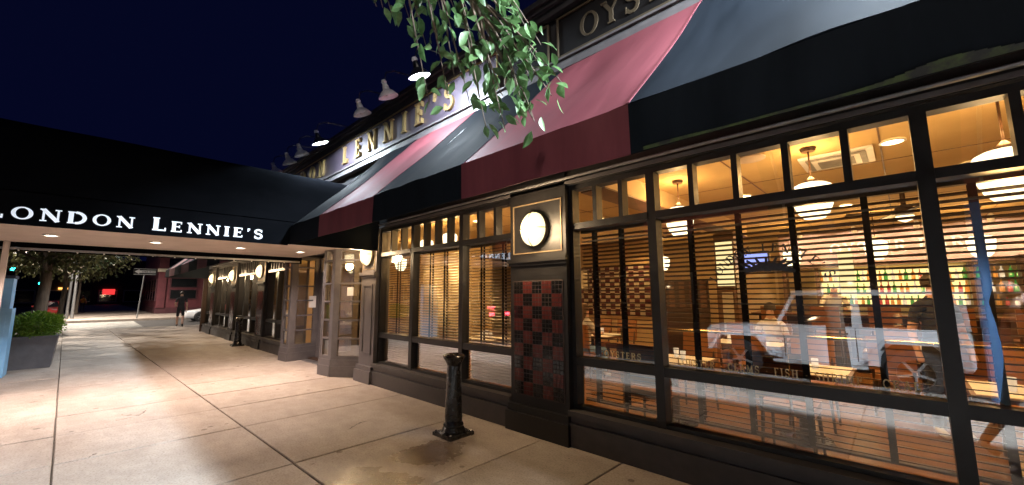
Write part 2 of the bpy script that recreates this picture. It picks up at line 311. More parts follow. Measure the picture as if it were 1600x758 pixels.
def empty(name, loc=(0, 0, 0), rz=0):
    o = bpy.data.objects.new(name, None); col.objects.link(o); o.location = loc; o.rotation_euler = (0, 0, rz); o.empty_display_size = 0.1; return o
def tag(o, label, cat, group=None):
    o['label'] = label; o['category'] = cat
    if group: o['group'] = group
    return o
def struct(o, kind='structure', label=None): o['kind'] = kind; return o
def copy_tree(o, parent=None):
    c = o.copy(); col.objects.link(c); c.parent = parent
    for ch in list(o.children): copy_tree(ch, c)
    return c
def light(name, kind, loc, energy, color, target=None, size=0.05, spot=None, blend=0.3, parent=None):
    l = bpy.data.lights.new(name, kind); l.energy = energy; l.color = color; l.shadow_soft_size = size
    if kind == 'SPOT': l.spot_size = R(spot); l.spot_blend = blend
    o = bpy.data.objects.new(name, l); col.objects.link(o); o.location = loc
    if target is not None: o.rotation_euler = (Vector(target)-Vector(loc)).to_track_quat('-Z', 'Y').to_euler()
    o.parent = parent
    return o

# ---------------------------------------------------------------- serif glyphs (strokes in a 1-high box)
T, t_ = 0.17, 0.075   # thick, thin strokes
def arc(cx, cy, rx, ry, a0, a1, n=12): return [(cx+rx*math.cos(R(a0+(a1-a0)*i/n)), cy+ry*math.sin(R(a0+(a1-a0)*i/n))) for i in range(n+1)]
def ser(x, y, w=0.30): return ([(x-w/2, y), (x+w/2, y)], 0.07)
G = {
 'L': (0.66, [([(0.18, 0), (0.18, 1)], T), ser(0.18, 0.965), ([(0.03, 0.04), (0.62, 0.04)], 0.08), ([(0.60, 0), (0.60, 0.24)], 0.05)]),
 'O': (0.92, [('ring', 0.46, 0.5, 0.43, 0.51, 0.28, 0.44)]),
 'N': (0.90, [([(0.16, 0), (0.16, 1)], t_), ([(0.12, 1), (0.76, 0)], T), ([(0.76, 0), (0.76, 1)], t_), ser(0.16, 0.035, 0.28), ser(0.12, 0.965, 0.24), ser(0.76, 0.965, 0.28)]),
 'D': (0.88, [([(0.18, 0), (0.18, 1)], T), (arc(0.38, 0.5, 0.40, 0.46, 90, -90), 0.15), ([(0.03, 0.965), (0.40, 0.965)], 0.07), ([(0.03, 0.035), (0.40, 0.035)], 0.07)]),
 'E': (0.70, [([(0.18, 0), (0.18, 1)], T), ([(0.03, 0.04), (0.62, 0.04)], 0.08), ([(0.03, 0.96), (0.60, 0.96)], 0.08), ([(0.2, 0.52), (0.48, 0.52)], 0.07), ([(0.48, 0.40), (0.48, 0.64)], 0.05), ([(0.60, 0), (0.60, 0.22)], 0.05), ([(0.58, 0.78), (0.58, 1)], 0.05)]),
 'I': (0.40, [([(0.2, 0), (0.2, 1)], T), ser(0.2, 0.035, 0.34), ser(0.2, 0.965, 0.34)]),
 "'": (0.26, [([(0.13, 1.02), (0.13, 0.84)], 0.13), ([(0.13, 0.86), (0.07, 0.68)], 0.07)]),
 'S': (0.68, [(arc(0.34, 0.74, 0.22, 0.22, 20, 270) + arc(0.34, 0.27, 0.23, 0.25, 90, -160), 0.13), ([(0.56, 0.70), (0.56, 0.98)], 0.05), ([(0.10, 0.02), (0.10, 0.30)], 0.05)]),
 'Y': (0.82, [([(0.10, 1), (0.42, 0.5)], 0.15), ([(0.74, 1), (0.42, 0.5)], t_), ([(0.42, 0), (0.42, 0.52)], T), ser(0.42, 0.035), ser(0.12, 0.965, 0.26), ser(0.72, 0.965, 0.24)]),
 'T': (0.76, [([(0.38, 0), (0.38, 1)], T), ([(0.04, 0.96), (0.72, 0.96)], 0.08), ([(0.06, 0.76), (0.06, 1)], 0.05), ([(0.70, 0.76), (0.70, 1)], 0.05), ser(0.38, 0.035)]),
 'R': (0.82, [([(0.18, 0), (0.18, 1)], T), (arc(0.40, 0.74, 0.24, 0.22, 90, -90), 0.12), ([(0.03, 0.965), (0.42, 0.965)], 0.07), ([(0.18, 0.50), (0.42, 0.50)], 0.06), ([(0.40, 0.5), (0.74, 0.0)], 0.15), ser(0.18, 0.035)]),
 'C': (0.80, [(arc(0.44, 0.5, 0.34, 0.45, 40, 320, 18), 0.14), ([(0.70, 0.68), (0.70, 0.98)], 0.05)]),
 'A': (0.86, [([(0.12, 0), (0.43, 1)], t_), ([(0.43, 1), (0.74, 0)], T), ([(0.24, 0.34), (0.64, 0.34)], 0.06), ser(0.11, 0.035, 0.26), ser(0.74, 0.035, 0.30)]),
 'M': (1.02, [([(0.14, 0), (0.18, 1)], t_), ([(0.18, 1), (0.50, 0.1)], 0.14), ([(0.50, 0.1), (0.82, 1)], t_), ([(0.84, 0), (0.82, 1)], T), ser(0.14, 0.035, 0.24), ser(0.86, 0.035, 0.30)]),
 'F': (0.66, [([(0.18, 0), (0.18, 1)], T), ([(0.03, 0.96), (0.60, 0.96)], 0.08), ([(0.2, 0.50), (0.46, 0.50)], 0.07), ([(0.58, 0.76), (0.58, 1)], 0.05), ser(0.18, 0.035)]),
 'H': (0.90, [([(0.18, 0), (0.18, 1)], T), ([(0.72, 0), (0.72, 1)], T), ([(0.18, 0.5), (0.72, 0.5)], 0.07), ser(0.18, 0.035), ser(0.18, 0.965), ser(0.72, 0.035), ser(0.72, 0.965)]),
 'P': (0.74, [([(0.18, 0), (0.18, 1)], T), (arc(0.40, 0.73, 0.24, 0.23, 90, -90), 0.13), ([(0.03, 0.965), (0.42, 0.965)], 0.07), ([(0.18, 0.47), (0.42, 0.47)], 0.06), ser(0.18, 0.035)]),
 'B': (0.78, [([(0.18, 0), (0.18, 1)], T), (arc(0.40, 0.75, 0.22, 0.21, 90, -90), 0.11), (arc(0.40, 0.27, 0.26, 0.24, 90, -90), 0.13), ([(0.03, 0.965), (0.42, 0.965)], 0.07), ([(0.03, 0.035), (0.42, 0.035)], 0.07)]),
 'W': (1.10, [([(0.10, 1), (0.32, 0)], 0.14), ([(0.32, 0), (0.55, 0.9)], t_), ([(0.55, 0.9), (0.78, 0)], 0.14), ([(0.78, 0), (1.0, 1)], t_)]),
 '-': (0.36, [([(0.10, 0.45), (0.28, 0.45)], 0.10)]),
}
def stroke(mb, pts, wd, z0, z1):
    n = len(pts); Ls = []; Rs = []
    for i in range(n):
        a = Vector(pts[max(i-1, 0)]); b = Vector(pts[min(i+1, n-1)]); d = (b-a).normalized(); nn = Vector((-d.y, d.x))
        p = Vector(pts[i]); Ls.append(p+nn*wd/2); Rs.append(p-nn*wd/2)
    vs = []
    for z in (z0, z1):
        for i in range(n): vs.append((Ls[i].x, Ls[i].y, z))
        for i in range(n): vs.append((Rs[i].x, Rs[i].y, z))
    fs = []
    for i in range(n-1):
        fs += [(2*n+i, 3*n+i, 3*n+i+1, 2*n+i+1), (i, i+1, n+i+1, n+i), (i, 2*n+i, 2*n+i+1, i+1), (n+i, n+i+1, 3*n+i+1, 3*n+i)]
    fs += [(0, n, 3*n, 2*n), (n-1, 3*n-1, 4*n-1, 2*n-1)]
    mb.add(vs, fs)
_gm = {}
def glyph_mesh(ch, m, depth):
    key = (ch, m, depth); bold = 1.3 if m == 'white_letter' else 1.0
    if key in _gm: return _gm[key]
    mb = MB(); k = 0
    for st in G[ch][1]:
        if st[0] == 'ring':
            _, cx, cy, rx, ry, ix, iy = st; n = 28; ix /= (1.1 if bold > 1 else 1); iy /= (1.05 if bold > 1 else 1); vs = []
            for z in (0, depth):
                for rr in ((rx, ry), (ix, iy)):
                    vs += [(cx+rr[0]*math.cos(2*math.pi*i/n), cy+rr[1]*math.sin(2*math.pi*i/n), z) for i in range(n)]
            fs = []
            for i in range(n):
                j = (i+1) % n
                fs += [(2*n+i, 2*n+j, 3*n+j, 3*n+i), (i, n+i, n+j, j), (i, j, 2*n+j, 2*n+i), (n+i, 3*n+i, 3*n+j, n+j)]
            mb.add(vs, fs)
        else:
            stroke(mb, st[0], st[1]*bold, 0, depth + 0.006*k); k += 1
    _gm[key] = mb.mesh('letter', m); return _gm[key]
def text(s, origin, xdir, updir, height, spacing, m, depth, parent, caps=None, width=None, offset=(0, 0, 0)):
    """lay letters along xdir from origin; normal = xdir x updir"""
    xd = Vector(xdir).normalized(); ud = Vector(updir).normalized(); nd = xd.cross(ud)
    hs = [height*(caps or 1) if (i == 0 or s[i-1] == ' ') else height for i in range(len(s))]
    origin = Vector(origin) + Vector(offset)
    adv = [(G[c][0] if c in G else 0.45)*hs[i] for i, c in enumerate(s)]
    total = sum(adv) + spacing*height*(len(s)-1); sc = (width/total) if width else 1
    x = 0; out = []
    for i, c in enumerate(s):
        if c in G:
            o = link('letter', glyph_mesh(c, m, depth), parent); h = hs[i]
            p = Vector(origin) + xd*x*sc
            X, U, N = xd*h*sc, ud*h, nd*h
            o.matrix_local = Matrix(((X.x, U.x, N.x, p.x), (X.y, U.y, N.y, p.y), (X.z, U.z, N.z, p.z), (0, 0, 0, 1)))
            out.append(o)
        x += adv[i] + spacing*height
    return out

# ================================================================ GROUND
KERB_Y = -1.75; XE = -29.5     # kerb line of our street, end of our block
def flat(name, x0, x1, y0, y1, z, m, parent=None):
    return MB().box((x0, y0, z-0.05), (x1, y1, z)).build(name, m, parent)
gr = MB().box((-400, -300, -0.6), (300, 300, -0.155)).build('road', 'asphalt'); struct(gr)
sw = MB().box((XE+0.01, KERB_Y+0.16, -0.15), (9, 4.4, -0.03)).build('sidewalk', 'kerb'); struct(sw)
def Ya(x): return 1.50 + 0.032*(x+4.4)
def Yb(x): return -0.12 + 0.030*(x+6)
xs = [9, 7.4, 5.8, 4.2, 2.6, 1.0, -0.55, -2.1, -3.05, -4.40, -6.05, -7.25, -8.38, -9.6, -11.0, -12.4, -13.9, -15.4, -16.9, -18.4, -19.9, -21.4, -22.9, -24.4, -25.9, -27.4, -29.45]
gp = 0.006
for i in range(len(xs)-1):
    xa, xb = xs[i+1], xs[i]
    for r_, (lo, hi) in enumerate(((lambda x: KERB_Y+0.17, Yb), (Yb, Ya), (Ya, lambda x: 4.4))):
        if r_ == 1 and i % 2 and xa < -9: pass
        g = gp*(0.6+random.random()*0.9); dz = random.uniform(-0.003, 0.003)
        def q(x, y): return (x, y)
        poly = [(xa+g, lo(xa)+g), (xb-g, lo(xb)+g), (xb-g, hi(xb)-g), (xa+g, hi(xa)-g)]
        tl = [random.uniform(-0.002, 0.002) for _ in range(4)]; b_ = 0.006
        cx, cy_ = sum(p[0] for p in poly)/4, sum(p[1] for p in poly)/4
        inn = [(p[0]+(b_ if p[0] < cx else -b_), p[1]+(b_ if p[1] < cy_ else -b_)) for p in poly]
        vs = [(x, y, -0.028) for x, y in poly] + [(x, y, -0.007+dz) for x, y in poly] + [(x, y, dz+tl[k]) for k, (x, y) in enumerate(inn)]
        fs = [(8, 9, 10, 11)] + [(k, (k+1) % 4, 4+(k+1) % 4, 4+k) for k in range(4)] + [(4+k, 4+(k+1) % 4, 8+(k+1) % 4, 8+k) for k in range(4)]
        MB().add(vs, fs).build('slab', 'concrete', sw)
kb = MB()
x = 9
while x > XE:
    x2 = max(x-1.8, XE); kb.box((x2+0.006, KERB_Y, -0.25), (x-0.006, KERB_Y+0.155, 0.0)); x = x2
kb.box((XE-0.15, KERB_Y, -0.25), (XE, 40, 0.0))
struct(kb.build('kerb', 'kerb'))
# side street beyond the corner: crosswalk, far sidewalk
side = MB().box((XE+0.01, 4.4, -0.15), (XE+5.5, 40, -0.004)).build('side_sidewalk', 'concrete'); struct(side)
fs_ = MB().box((-52.2, -1.6, -0.2), (-41.5, 40, -0.0)).box((-140, -1.6, -0.2), (-52.2, 4.4, -0.003)).build('far_sidewalk', 'concrete'); struct(fs_)
cwk = struct(bpy.data.objects.new('crosswalk', None)); col.objects.link(cwk)
for i in range(9):
    x0 = -31.0 - i*1.15
    MB().box((x0-0.6, -1.5, -0.155), (x0, 2.3, -0.150)).build('stripe', 'road_paint', cwk)
# opposite side of our street (seen mirrored in the window glass)
struct(MB().box((-140, -16, -0.2), (40, -11.5, -0.0)).build('opposite_sidewalk', 'concrete'))

# ================================================================ RESTAURANT BUILDING
WY = 3.85                       # glass plane
b = empty('restaurant_building', (0, 0, 0))
tag(b, 'dark painted corner restaurant with big lit windows under striped awnings', 'building')
XR, XL = 4.6, -23.6
# plinth runs, broken at the entrance
def plinth(xa, xb):
    MB().box((xa, 3.66, 0), (xb, 3.94, 0.24)).box((xa, 3.69, 0.24), (xb, 3.94, 0.31)).build('plinth', 'plinth', b)
    MB().box((xa, 3.66, 0.312), (xb, 3.94, 0.365)).build('sill', 'plinth', b)
def pillar(x0, x1, deco):
    m = 'trim_grey' if deco != 'tile' else 'frame'
    p = MB().box((x0, 3.70, 0.27), (x1, 3.98, 3.3)).box((x0-0.03, 3.62, 0), (x1+0.03, 3.98, 0.22)).box((x0-0.015, 3.65, 0.22), (x1+0.015, 3.98, 0.30)).build('pillar', m, b)
    # ledge at lamp box
    MB().box((x0-0.02, 3.655, 1.99), (x1+0.02, 3.70, 2.045)).box((x0-0.01, 3.675, 1.955), (x1+0.01, 3.70, 1.99)).build('ledge', m, p)
    # lamp box frame, gold line
    fx0, fx1, z0, z1 = x0+0.055, x1-0.055, 2.10, 2.72; g = 0.013
    MB().box((fx0, 3.690, z0), (fx1, 3.702, z0+g)).box((fx0, 3.690, z1-g), (fx1, 3.702, z1)).box((fx0, 3.690, z0+g), (fx0+g, 3.702, z1-g)).box((fx1-g, 3.690, z0+g), (fx1, 3.702, z1-g)).build('gold_frame', 'gold_dull', p)
    if deco == 'panel':
        q = MB()
        q.box((x0+0.10, 3.685, 0.5), (x0+0.14, 3.70, 1.82)).box((x1-0.14, 3.685, 0.5), (x1-0.10, 3.70, 1.82)).box((x0+0.14, 3.685, 0.5), (x1-0.14, 3.70, 0.54)).box((x0+0.14, 3.685, 1.78), (x1-0.14, 3.70, 1.82))
        q.build('panel_moulding', m, p)
    else:
        tx0, tx1, tz0, tz1 = x0+0.065, x1-0.065, 0.42, 1.76; nc, nr = 5, 9
        bk = MB().box((tx0-0.01, 3.692, tz0-0.01), (tx1+0.01, 3.703, tz1+0.01)).build('tile_panel', 'grout', p)
        cw, chh = (tx1-tx0)/nc, (tz1-tz0)/nr
        meshes = {}
        for cm in ('tile_red', 'tile_black'):
            tmb = MB(); n3 = 3
            for a in range(n3):
                for c in range(n3):
                    uw, uh = cw/n3, chh/n3; gx = 0.0025
                    X0, Z0 = a*uw+gx, c*uh+gx; X1, Z1 = (a+1)*uw-gx, (c+1)*uh-gx; e = 0.003
                    tmb.add([(X0, 0, Z0), (X1, 0, Z0), (X1, 0, Z1), (X0, 0, Z1), (X0+e, -0.006, Z0+e), (X1-e, -0.006, Z0+e), (X1-e, -0.006, Z1-e), (X0+e, -0.006, Z1-e)],
                            [(4, 5, 6, 7), (0, 1, 5, 4), (1, 2, 6, 5), (2, 3, 7, 6), (3, 0, 4, 7)])
            meshes[cm] = tmb.mesh('tile', cm)
        for i in range(nc):
            for j in range(nr):
                o = link('tile', meshes['tile_red' if (i+j) % 2 else 'tile_black'], bk, (tx0+i*cw, 3.693, tz0+j*chh))
                o.rotation_euler = (random.uniform(-0.012, 0.012), 0, random.uniform(-0.012, 0.012))
def window(x0, x1, mull, trans, thick=0.085):
    """mull: x of main mullions; trans: transom panes per sash"""
    f = MB(); y0, y1 = 3.775, 3.90; zb, zr0, zr1, zt0, zt1, top = 0.366, 0.828, 0.915, 2.335, 2.405, 2.80
    e = 0.05
    f.box((x0, y0, zb), (x0+e, y1, top+0.06)).box((x1-e, y0, zb), (x1, y1, top+0.06))
    f.box((x0+e, y0+0.004, top), (x1-e, y1, top+0.056))
    edges = [x0+e] + list(mull) + [x1-e]
    segs = []
    for i in range(len(edges)-1):
        a = edges[i] + (thick/2 if i else 0); c = edges[i+1] - (thick/2 if i < len(edges)-2 else 0); segs.append((a, c))
        f.box((a, y0+0.002, zr0), (c, y1, zr1)).box((a, y0-0.012, zt0), (c, y1, zt1)).box((a, y0+0.006, zb), (c, y1-0.01, zb+0.035))
    for m_ in mull: f.box((m_-thick/2, y0-0.006, zb), (m_+thick/2, y1, top))
    tb = 0.048; panes = []
    for (a, c), n in zip(segs, trans):
        wdt = (c-a-(n-1)*tb)/n
        for k in range(n):
            xa = a+k*(wdt+tb)
            panes.append((xa, xa+wdt, zt1, top, 'pane'))
            if k < n-1: f.box((xa+wdt, y0+0.005, zt1), (xa+wdt+tb, y1, top))
        panes.append((a, c, zr1, zt0, 'pane')); panes.append((a, c, zb+0.035, zr0, 'pane_lower'))
    fo = f.build('window_frame', 'frame', b)
    for xa, xb, za, zb_, m_ in panes:
        MB().add([(xa, WY, za), (xb, WY, za), (xb, WY, zb_), (xa, WY, zb_)], [(0, 1, 2, 3)]).build('pane', m_, fo)
    return fo, segs
for xa, xb in ((-2.72, XR), (-7.15, -3.60), (XL, -12.15)): plinth(xa, xb)
pillar(-3.60, -2.72, 'tile'); pillar(-7.72, -7.15, 'panel')
for cx in (-14.60, -18.20, -21.90): pillar(cx-0.36, cx+0.36, 'tile')
wA, sA = window(-2.72, XR, (-1.73, 0.17, 2.2), (3, 5, 5, 5))
wB, sB = window(-7.15, -3.60, (-6.03, -4.70), (3, 4, 3))
wC, sC = window(-14.24, -12.15, (-13.2,), (4, 4)); wD, sD = window(-17.84, -14.96, (-16.9, -15.9), (4, 4, 4)); wE, sE = window(-21.54, -18.56, (-20.55, -19.55), (4, 4, 4)); wF, sF = window(XL, -22.26, (), (4,))
# header above the windows, up behind the awning; sign fascia, cornice, parapet
MB().box((XL, 3.72, 2.858), (XR, 3.99, 3.30)).build('header', 'frame', b)
MB().box((XL, 3.70, 2.864), (-8.1, 3.718, 2.90)).box((-7.1, 3.70, 2.864), (XR, 3.718, 2.90)).build('header_trim', 'trim_grey', b)
MB().box((XL, 3.78, 3.30), (XR, 4.05, 5.26)).build('upper_wall', 'wall_dark', b)
MB().box((XL, 3.66, 4.26), (XR, 3.78, 4.31)).box((XL, 3.70, 4.31), (XR, 3.78, 4.40)).box((XL, 3.67, 4.40), (XR, 3.78, 4.425)).build('lower_moulding', 'trim_grey', b)
MB().box((XL, 3.69, 5.06), (XR, 3.78, 5.16)).box((XL, 3.64, 5.16), (XR, 3.78, 5.22)).box((XL, 3.60, 5.22), (XR, 3.78, 5.26)).build('cornice', 'wall_dark', b)
MB().box((XL, 3.72, 5.262), (XR, 4.0, 5.34)).box((XL, 3.68, 5.341), (XR, 4.05, 5.38)).build('parapet', 'wall_dark', b)
MB().box((XL, 4.06, 5.15), (XR, 16, 5.25)).box((XL-0.06, 3.6, 0), (XL, 16, 5.3)).box((XR, 3.6, 0), (XR+0.2, 16, 5.3)).box((XL, 15.8, 0), (XR, 16, 5.1)).build('shell', 'far_brick', b)
def signpanel(x0, x1, z0, z1, m, gm):
    s = MB().box((x0, 3.735, z0), (x1, 3.779, z1)).build('sign_panel', m, b); g = 0.022
    MB().box((x0, 3.715, z0), (x1, 3.734, z0+g)).box((x0, 3.715, z1-g), (x1, 3.734, z1)).box((x0, 3.715, z0+g), (x0+g, 3.734, z1-g)).box((x1-g, 3.715, z0+g), (x1, 3.734, z1-g)).build('gold_frame', gm, s)
    return s
s1 = signpanel(-13.9, -3.86, 4.43, 5.05, 'sign_purple', 'gold')
posL = [('L', -8.93), ('E', -8.30), ('N', -7.74), ('N', -7.07), ('I', -6.40), ('E', -5.96), ("'", -5.42), ('S', -5.10)]
posO = [('L', -13.6), ('O', -13.0), ('N', -12.3), ('D', -11.65), ('O', -11.0), ('N', -10.35)]
for c, x in posL + posO:
    text(c, (x, 3.735, 4.55), (1, 0, 0), (0, 0, 1), 0.40, 0, 'gold', 0.11, s1)
s2 = signpanel(-3.72, -2.93, 4.46, 4.99, 'sign_black', 'gold_dark')
s3 = signpanel(-2.80, 0.15, 4.46, 4.99, 'sign_black', 'gold_dark')
text('OYSTERS', (-2.47, 3.735, 4.57), (1, 0, 0), (0, 0, 1), 0.285, 0.13, 'gold_dark', 0.05, s3)
# ---- entrance vestibule (canted multi-pane sidelights, recessed doors)
def pane_face(p0, p1, cols, rows, z0, z1, base_h, name, m, stile=0.07, bar=0.035, parent=b, gm='pane'):
    """a glazed screen from p0 to p1 (xy); local x along, y outward(+)"""
    p0 = Vector((*p0, 0)); p1 = Vector((*p1, 0)); d = (p1-p0); Lg = d.length; d.normalize(); n = Vector((d.y, -d.x, 0))
    M4 = Matrix(((d.x, n.x, 0, p0.x), (d.y, n.y, 0, p0.y), (0, 0, 1, 0), (0, 0, 0, 1)))
    f = MB()
    if base_h: f.box((0, -0.05, 0), (Lg, 0.03, base_h*0.62), M4).box((0, -0.05, base_h*0.62), (Lg, 0.015, base_h), M4)
    f.box((0, -0.05, base_h), (stile, 0, z1), M4).box((Lg-stile, -0.05, base_h), (Lg, 0, z1), M4)
    f.box((stile, -0.05, base_h), (Lg-stile, -0.002, z0), M4).box((stile, -0.05, z1-0.07), (Lg-stile, -0.002, z1), M4)
    zs = rows; cw = (Lg-2*stile-(cols-1)*bar)/cols; gl = []
    for j in range(len(zs)-1):
        if j: f.box((stile, -0.045, zs[j]-bar/2), (Lg-stile, 0.012, zs[j]+bar/2), M4)
    for c in range(1, cols): f.box((stile+c*(cw+bar)-bar, -0.045, z0), (stile+c*(cw+bar), -0.004, z1-0.07), M4)
    fo = f.build(name, m, parent)
    for j in range(len(zs)-1):
        for c in range(cols):
            a = stile+c*(cw+bar); za = zs[j]+(bar/2 if j else 0); zb_ = zs[j+1]-(bar/2 if j < len(zs)-2 else 0)
            MB().add([M4 @ Vector(v) for v in ((a, -0.025, za), (a+cw, -0.025, za), (a+cw, -0.025, zb_), (a, -0.025, zb_))], [(0, 1, 2, 3)]).build('pane', gm, fo)
    return fo
rows = [0.40, 0.745, 1.11, 1.485, 1.85, 2.33, 2.52]
pane_face((-8.88, 3.40), (-8.42, 3.45), 1, rows, 0.40, 2.60, 0.33, 'sidelight', 'trim_grey', 0.11)
pane_face((-8.42, 3.45), (-7.74, 3.93), 1, rows, 0.40, 2.60, 0.33, 'sidelight', 'trim_grey', 0.13)
pane_face((-8.88, 4.18), (-8.88, 3.40), 1, rows, 0.40, 2.60, 0.33, 'sidelight', 'trim_grey', 0.13)
pane_face((-11.55, 3.44), (-11.08, 3.48), 1, rows, 0.40, 2.60, 0.33, 'sidelight', 'trim_grey', 0.11)
pane_face((-11.08, 3.48), (-11.20, 4.22), 1, rows, 0.40, 2.60, 0.33, 'sidelight', 'trim_grey', 0.15)
pane_face((-12.15, 3.95), (-11.55, 3.44), 1, rows, 0.40, 2.60, 0.33, 'sidelight', 'trim_grey', 0.13)
drows = [0.36, 0.74, 1.11, 1.48, 1.85, 2.14]
for x0, x1 in ((-11.20, -10.06), (-10.05, -8.89)):
    d = pane_face((x0, 4.20), (x1, 4.20), 2, drows, 0.36, 2.22, 0.30, 'door', 'trim_grey', 0.12)
    hx = x1-0.07 if x0 < -11 else x0+0.07
    MB().tube([(hx, 4.18, 0.95), (hx, 4.12, 0.97), (hx, 4.12, 1.23), (hx, 4.18, 1.25)], 0.012).build('handle', 'brass', d)
pane_face((-11.20, 4.20), (-8.89, 4.20), 5, [2.24, 2.58], 2.24, 2.66, 0, 'transom_light', 'trim_grey', 0.05).location = (0, 0.003, 0)
MB().prism([(-12.2, 3.97), (-11.58, 3.42), (-11.05, 3.45), (-11.05, 4.3), (-12.2, 4.3)], 2.60, 3.2).build('vestibule_head', 'frame', b)
MB().prism([(-8.90, 4.3), (-8.90, 3.38), (-8.40, 3.43), (-7.70, 3.95), (-7.70, 4.3)], 2.60, 3.2).build('vestibule_head', 'frame', b)
MB().box((-11.05, 3.72, 2.66), (-8.90, 4.3, 3.0)).build('vestibule_head', 'frame', b)
MB().box((-11.05, 3.8, -0.02), (-8.9, 4.2, 0.012)).build('door_sill', 'steel', b)
# notice cards on the sidelight glass
MB().box((0, 0, 0), (0.14, 0.004, 0.17), Matrix.Translation((-8.14, 3.60, 1.60)) @ Matrix.Rotation(R(35), 4, 'Z')).build('notice', 'sign_white', b)
MB().box((-11.19, 3.95, 1.30), (-11.16, 4.12, 1.60)).build('notice', 'sign_white', b)

# ---- lettering on the window glass (vinyl on the pane)
sash = sA[1]
lab = tag(MB().box((-1.66, WY-0.0045, 0.922), (0.10, WY-0.0025, 0.926)).build('window_lettering', 'window_lettering'), 'gold seafood menu words along bottom of the widest window', 'lettering')
text('LOBSTER - CLAMS - FISH - SHRIMP - CRAB', (-1.58, WY-0.004, 0.945), (1, 0, 0), (0, 0, 1), 0.062, 0.22, 'window_lettering', 0.02, lab, width=1.60)
lab2 = tag(MB().box((-2.55, WY-0.0045, 0.922), (-1.85, WY-0.0025, 0.926)).build('window_lettering', 'window_lettering'), 'gold word OYSTERS at bottom of the window beside the tiled pillar', 'lettering')
text('OYSTERS', (-2.36, WY-0.004, 0.945), (1, 0, 0), (0, 0, 1), 0.062, 0.22, 'window_lettering', 0.02, lab2)
arcr = tag(empty('arched_lettering', (-0.80, WY-0.004, 1.50)), 'arched restaurant name lettered on the widest window', 'lettering')
S_ = "LONDON LENNIE'S"; rad = 0.44
for i, c in enumerate(S_):
    if c == ' ': continue
    a = R(150 - i*(120/(len(S_)-1))); p = Vector((rad*math.cos(a), 0, rad*math.sin(a)))
    text(c, p - Vector((math.sin(a), 0, -math.cos(a)))*0.028, (math.sin(a), 0, -math.cos(a)), (math.cos(a), 0, math.sin(a)), 0.068, 0, 'window_lettering_dark', 0.02, arcr)
em = MB()
for k in range(7):
    a0 = 150 - k*20
    em.tube([(0.30*math.cos(R(a0))+0.0, 0, 0.40+0.13*math.sin(R(a0))), (0.18*math.cos(R(a0)), 0, 0.40+0.05*math.sin(R(a0)))], [0.012, 0.016], 6)
em.tube([(-0.22, 0, 0.38), (-0.05, 0, 0.42), (0.14, 0, 0.41), (0.26, 0, 0.36)], [0.02, 0.045, 0.04, 0.015], 8)
em.build('emblem', 'window_lettering_dark', arcr).scale = (0.75, 0.05, 0.75)

# ================================================================ AWNINGS
AY, AT, AZ0, AZ1, ATZ = 2.14, 3.655, 2.42, 2.73, 4.255
SW = 1.58; X0 = -1.09
def make_awning(x0, x1, name, label, seed):
    a = tag(empty(name, ((x0+x1)/2, 3.65, 3.4)), label, 'awning'); off = -Vector(a.location)
    def P(u, v, xa, xb):
        x = xa+(xb-xa)*u; y = AY+(AT-AY)*v; z = AZ1+(ATZ-AZ1)*v
        sag = -0.045*math.sin(math.pi*v)*(0.6+0.4*math.cos((x*2.1+seed)*1.9)) + 0.020*noise.noise(Vector((x*1.6, v*2.4, seed))) + 0.012*noise.noise(Vector((x*3.4+v*2.5, v*1.6, seed+7)))*(1-v*0.5)
        return Vector((x, y, z)) + Vector((0, -0.71, 0.70))*sag
    k0 = math.floor((x0-X0)/SW); k = k0
    while X0+k*SW < x1-1e-6:
        xa, xb = max(x0, X0+k*SW), min(x1, X0+(k+1)*SW); red = (k % 2) != 0
        m = 'awning_red' if red else 'awning_black'
        mb = MB(); mb.grid(lambda u, v: P(u, v, xa, xb)+off, 18, 18, (0, 0.008, -0.010)); o = mb.build('awning_panel', m, a, True)
        se = MB(); se.grid(lambda u, v: P(1-u*0.02/(xb-xa)*1.0, v, xa, xb)+off+Vector((0.009, -0.004, 0.004)), 1, 18, (0, 0.003, -0.003)); se.build('seam', m, a, True)
        mv = MB(); mv.grid(lambda u, v: Vector((xa+(xb-xa)*u, AY-0.004+0.010*math.sin(5*(xa+(xb-xa)*u)+seed)*(1-v), AZ0+(AZ1-0.004-AZ0)*v))+off, 10, 3, (0, 0.010, 0))
        mv.build('valance_panel', m, a, True)
        k += 1
    # frame: bottom bar and rafters, hem
    fr = MB(); fr.tube([Vector((x0, AY+0.03, AZ0+0.03))+off, Vector((x1, AY+0.03, AZ0+0.03))+off], 0.016, 6); fr.tube([Vector((x0, AY+0.035, AZ1-0.05))+off, Vector((x1, AY+0.035, AZ1-0.05))+off], 0.016, 6)
    fr.tube([Vector((x0, AT, AZ0+0.5))+off, Vector((x1, AT, AZ0+0.5))+off], 0.016, 6)
    n = int((x1-x0)/1.6)+1
    for i in range(n+1):
        x = x0+0.02+(x1-x0-0.04)*i/n
        fr.tube([Vector((x, AY+0.05, AZ1-0.05))+off, Vector((x, AT-0.02, ATZ-0.08))+off], 0.016, 6); fr.tube([Vector((x, AY+0.03, AZ0+0.03))+off, Vector((x, AY+0.035, AZ1-0.05))+off], 0.014, 6)
    fr.build('awning_frame', 'steel', a)
    for xe in (x0, x1):
        MB().prism([(AY+0.02, AZ0+0.01), (AT, AZ0+0.01), (AT, ATZ-0.06), (AY+0.02, AZ1-0.04)], xe-0.006, xe+0.006, 'x').build('end_panel', 'awning_black', a).location = off
    return a
aw = make_awning(-7.02, 3.65, 'awning', 'long black and maroon striped awning over the near windows', 1.3)
off = -Vector(aw.location)
al = MB(); x = -1.0
while x < 3.0:
    hgt = 0.010+0.018*max(0, noise.noise(Vector((x*1.7, 3, 0)))) + (0.030*math.exp(-((x-0.18)/0.14)**2))
    al.box((x, AY-0.0165, AZ0-0.003), (x+0.03, AY-0.0145, AZ0+hgt)); x += 0.03
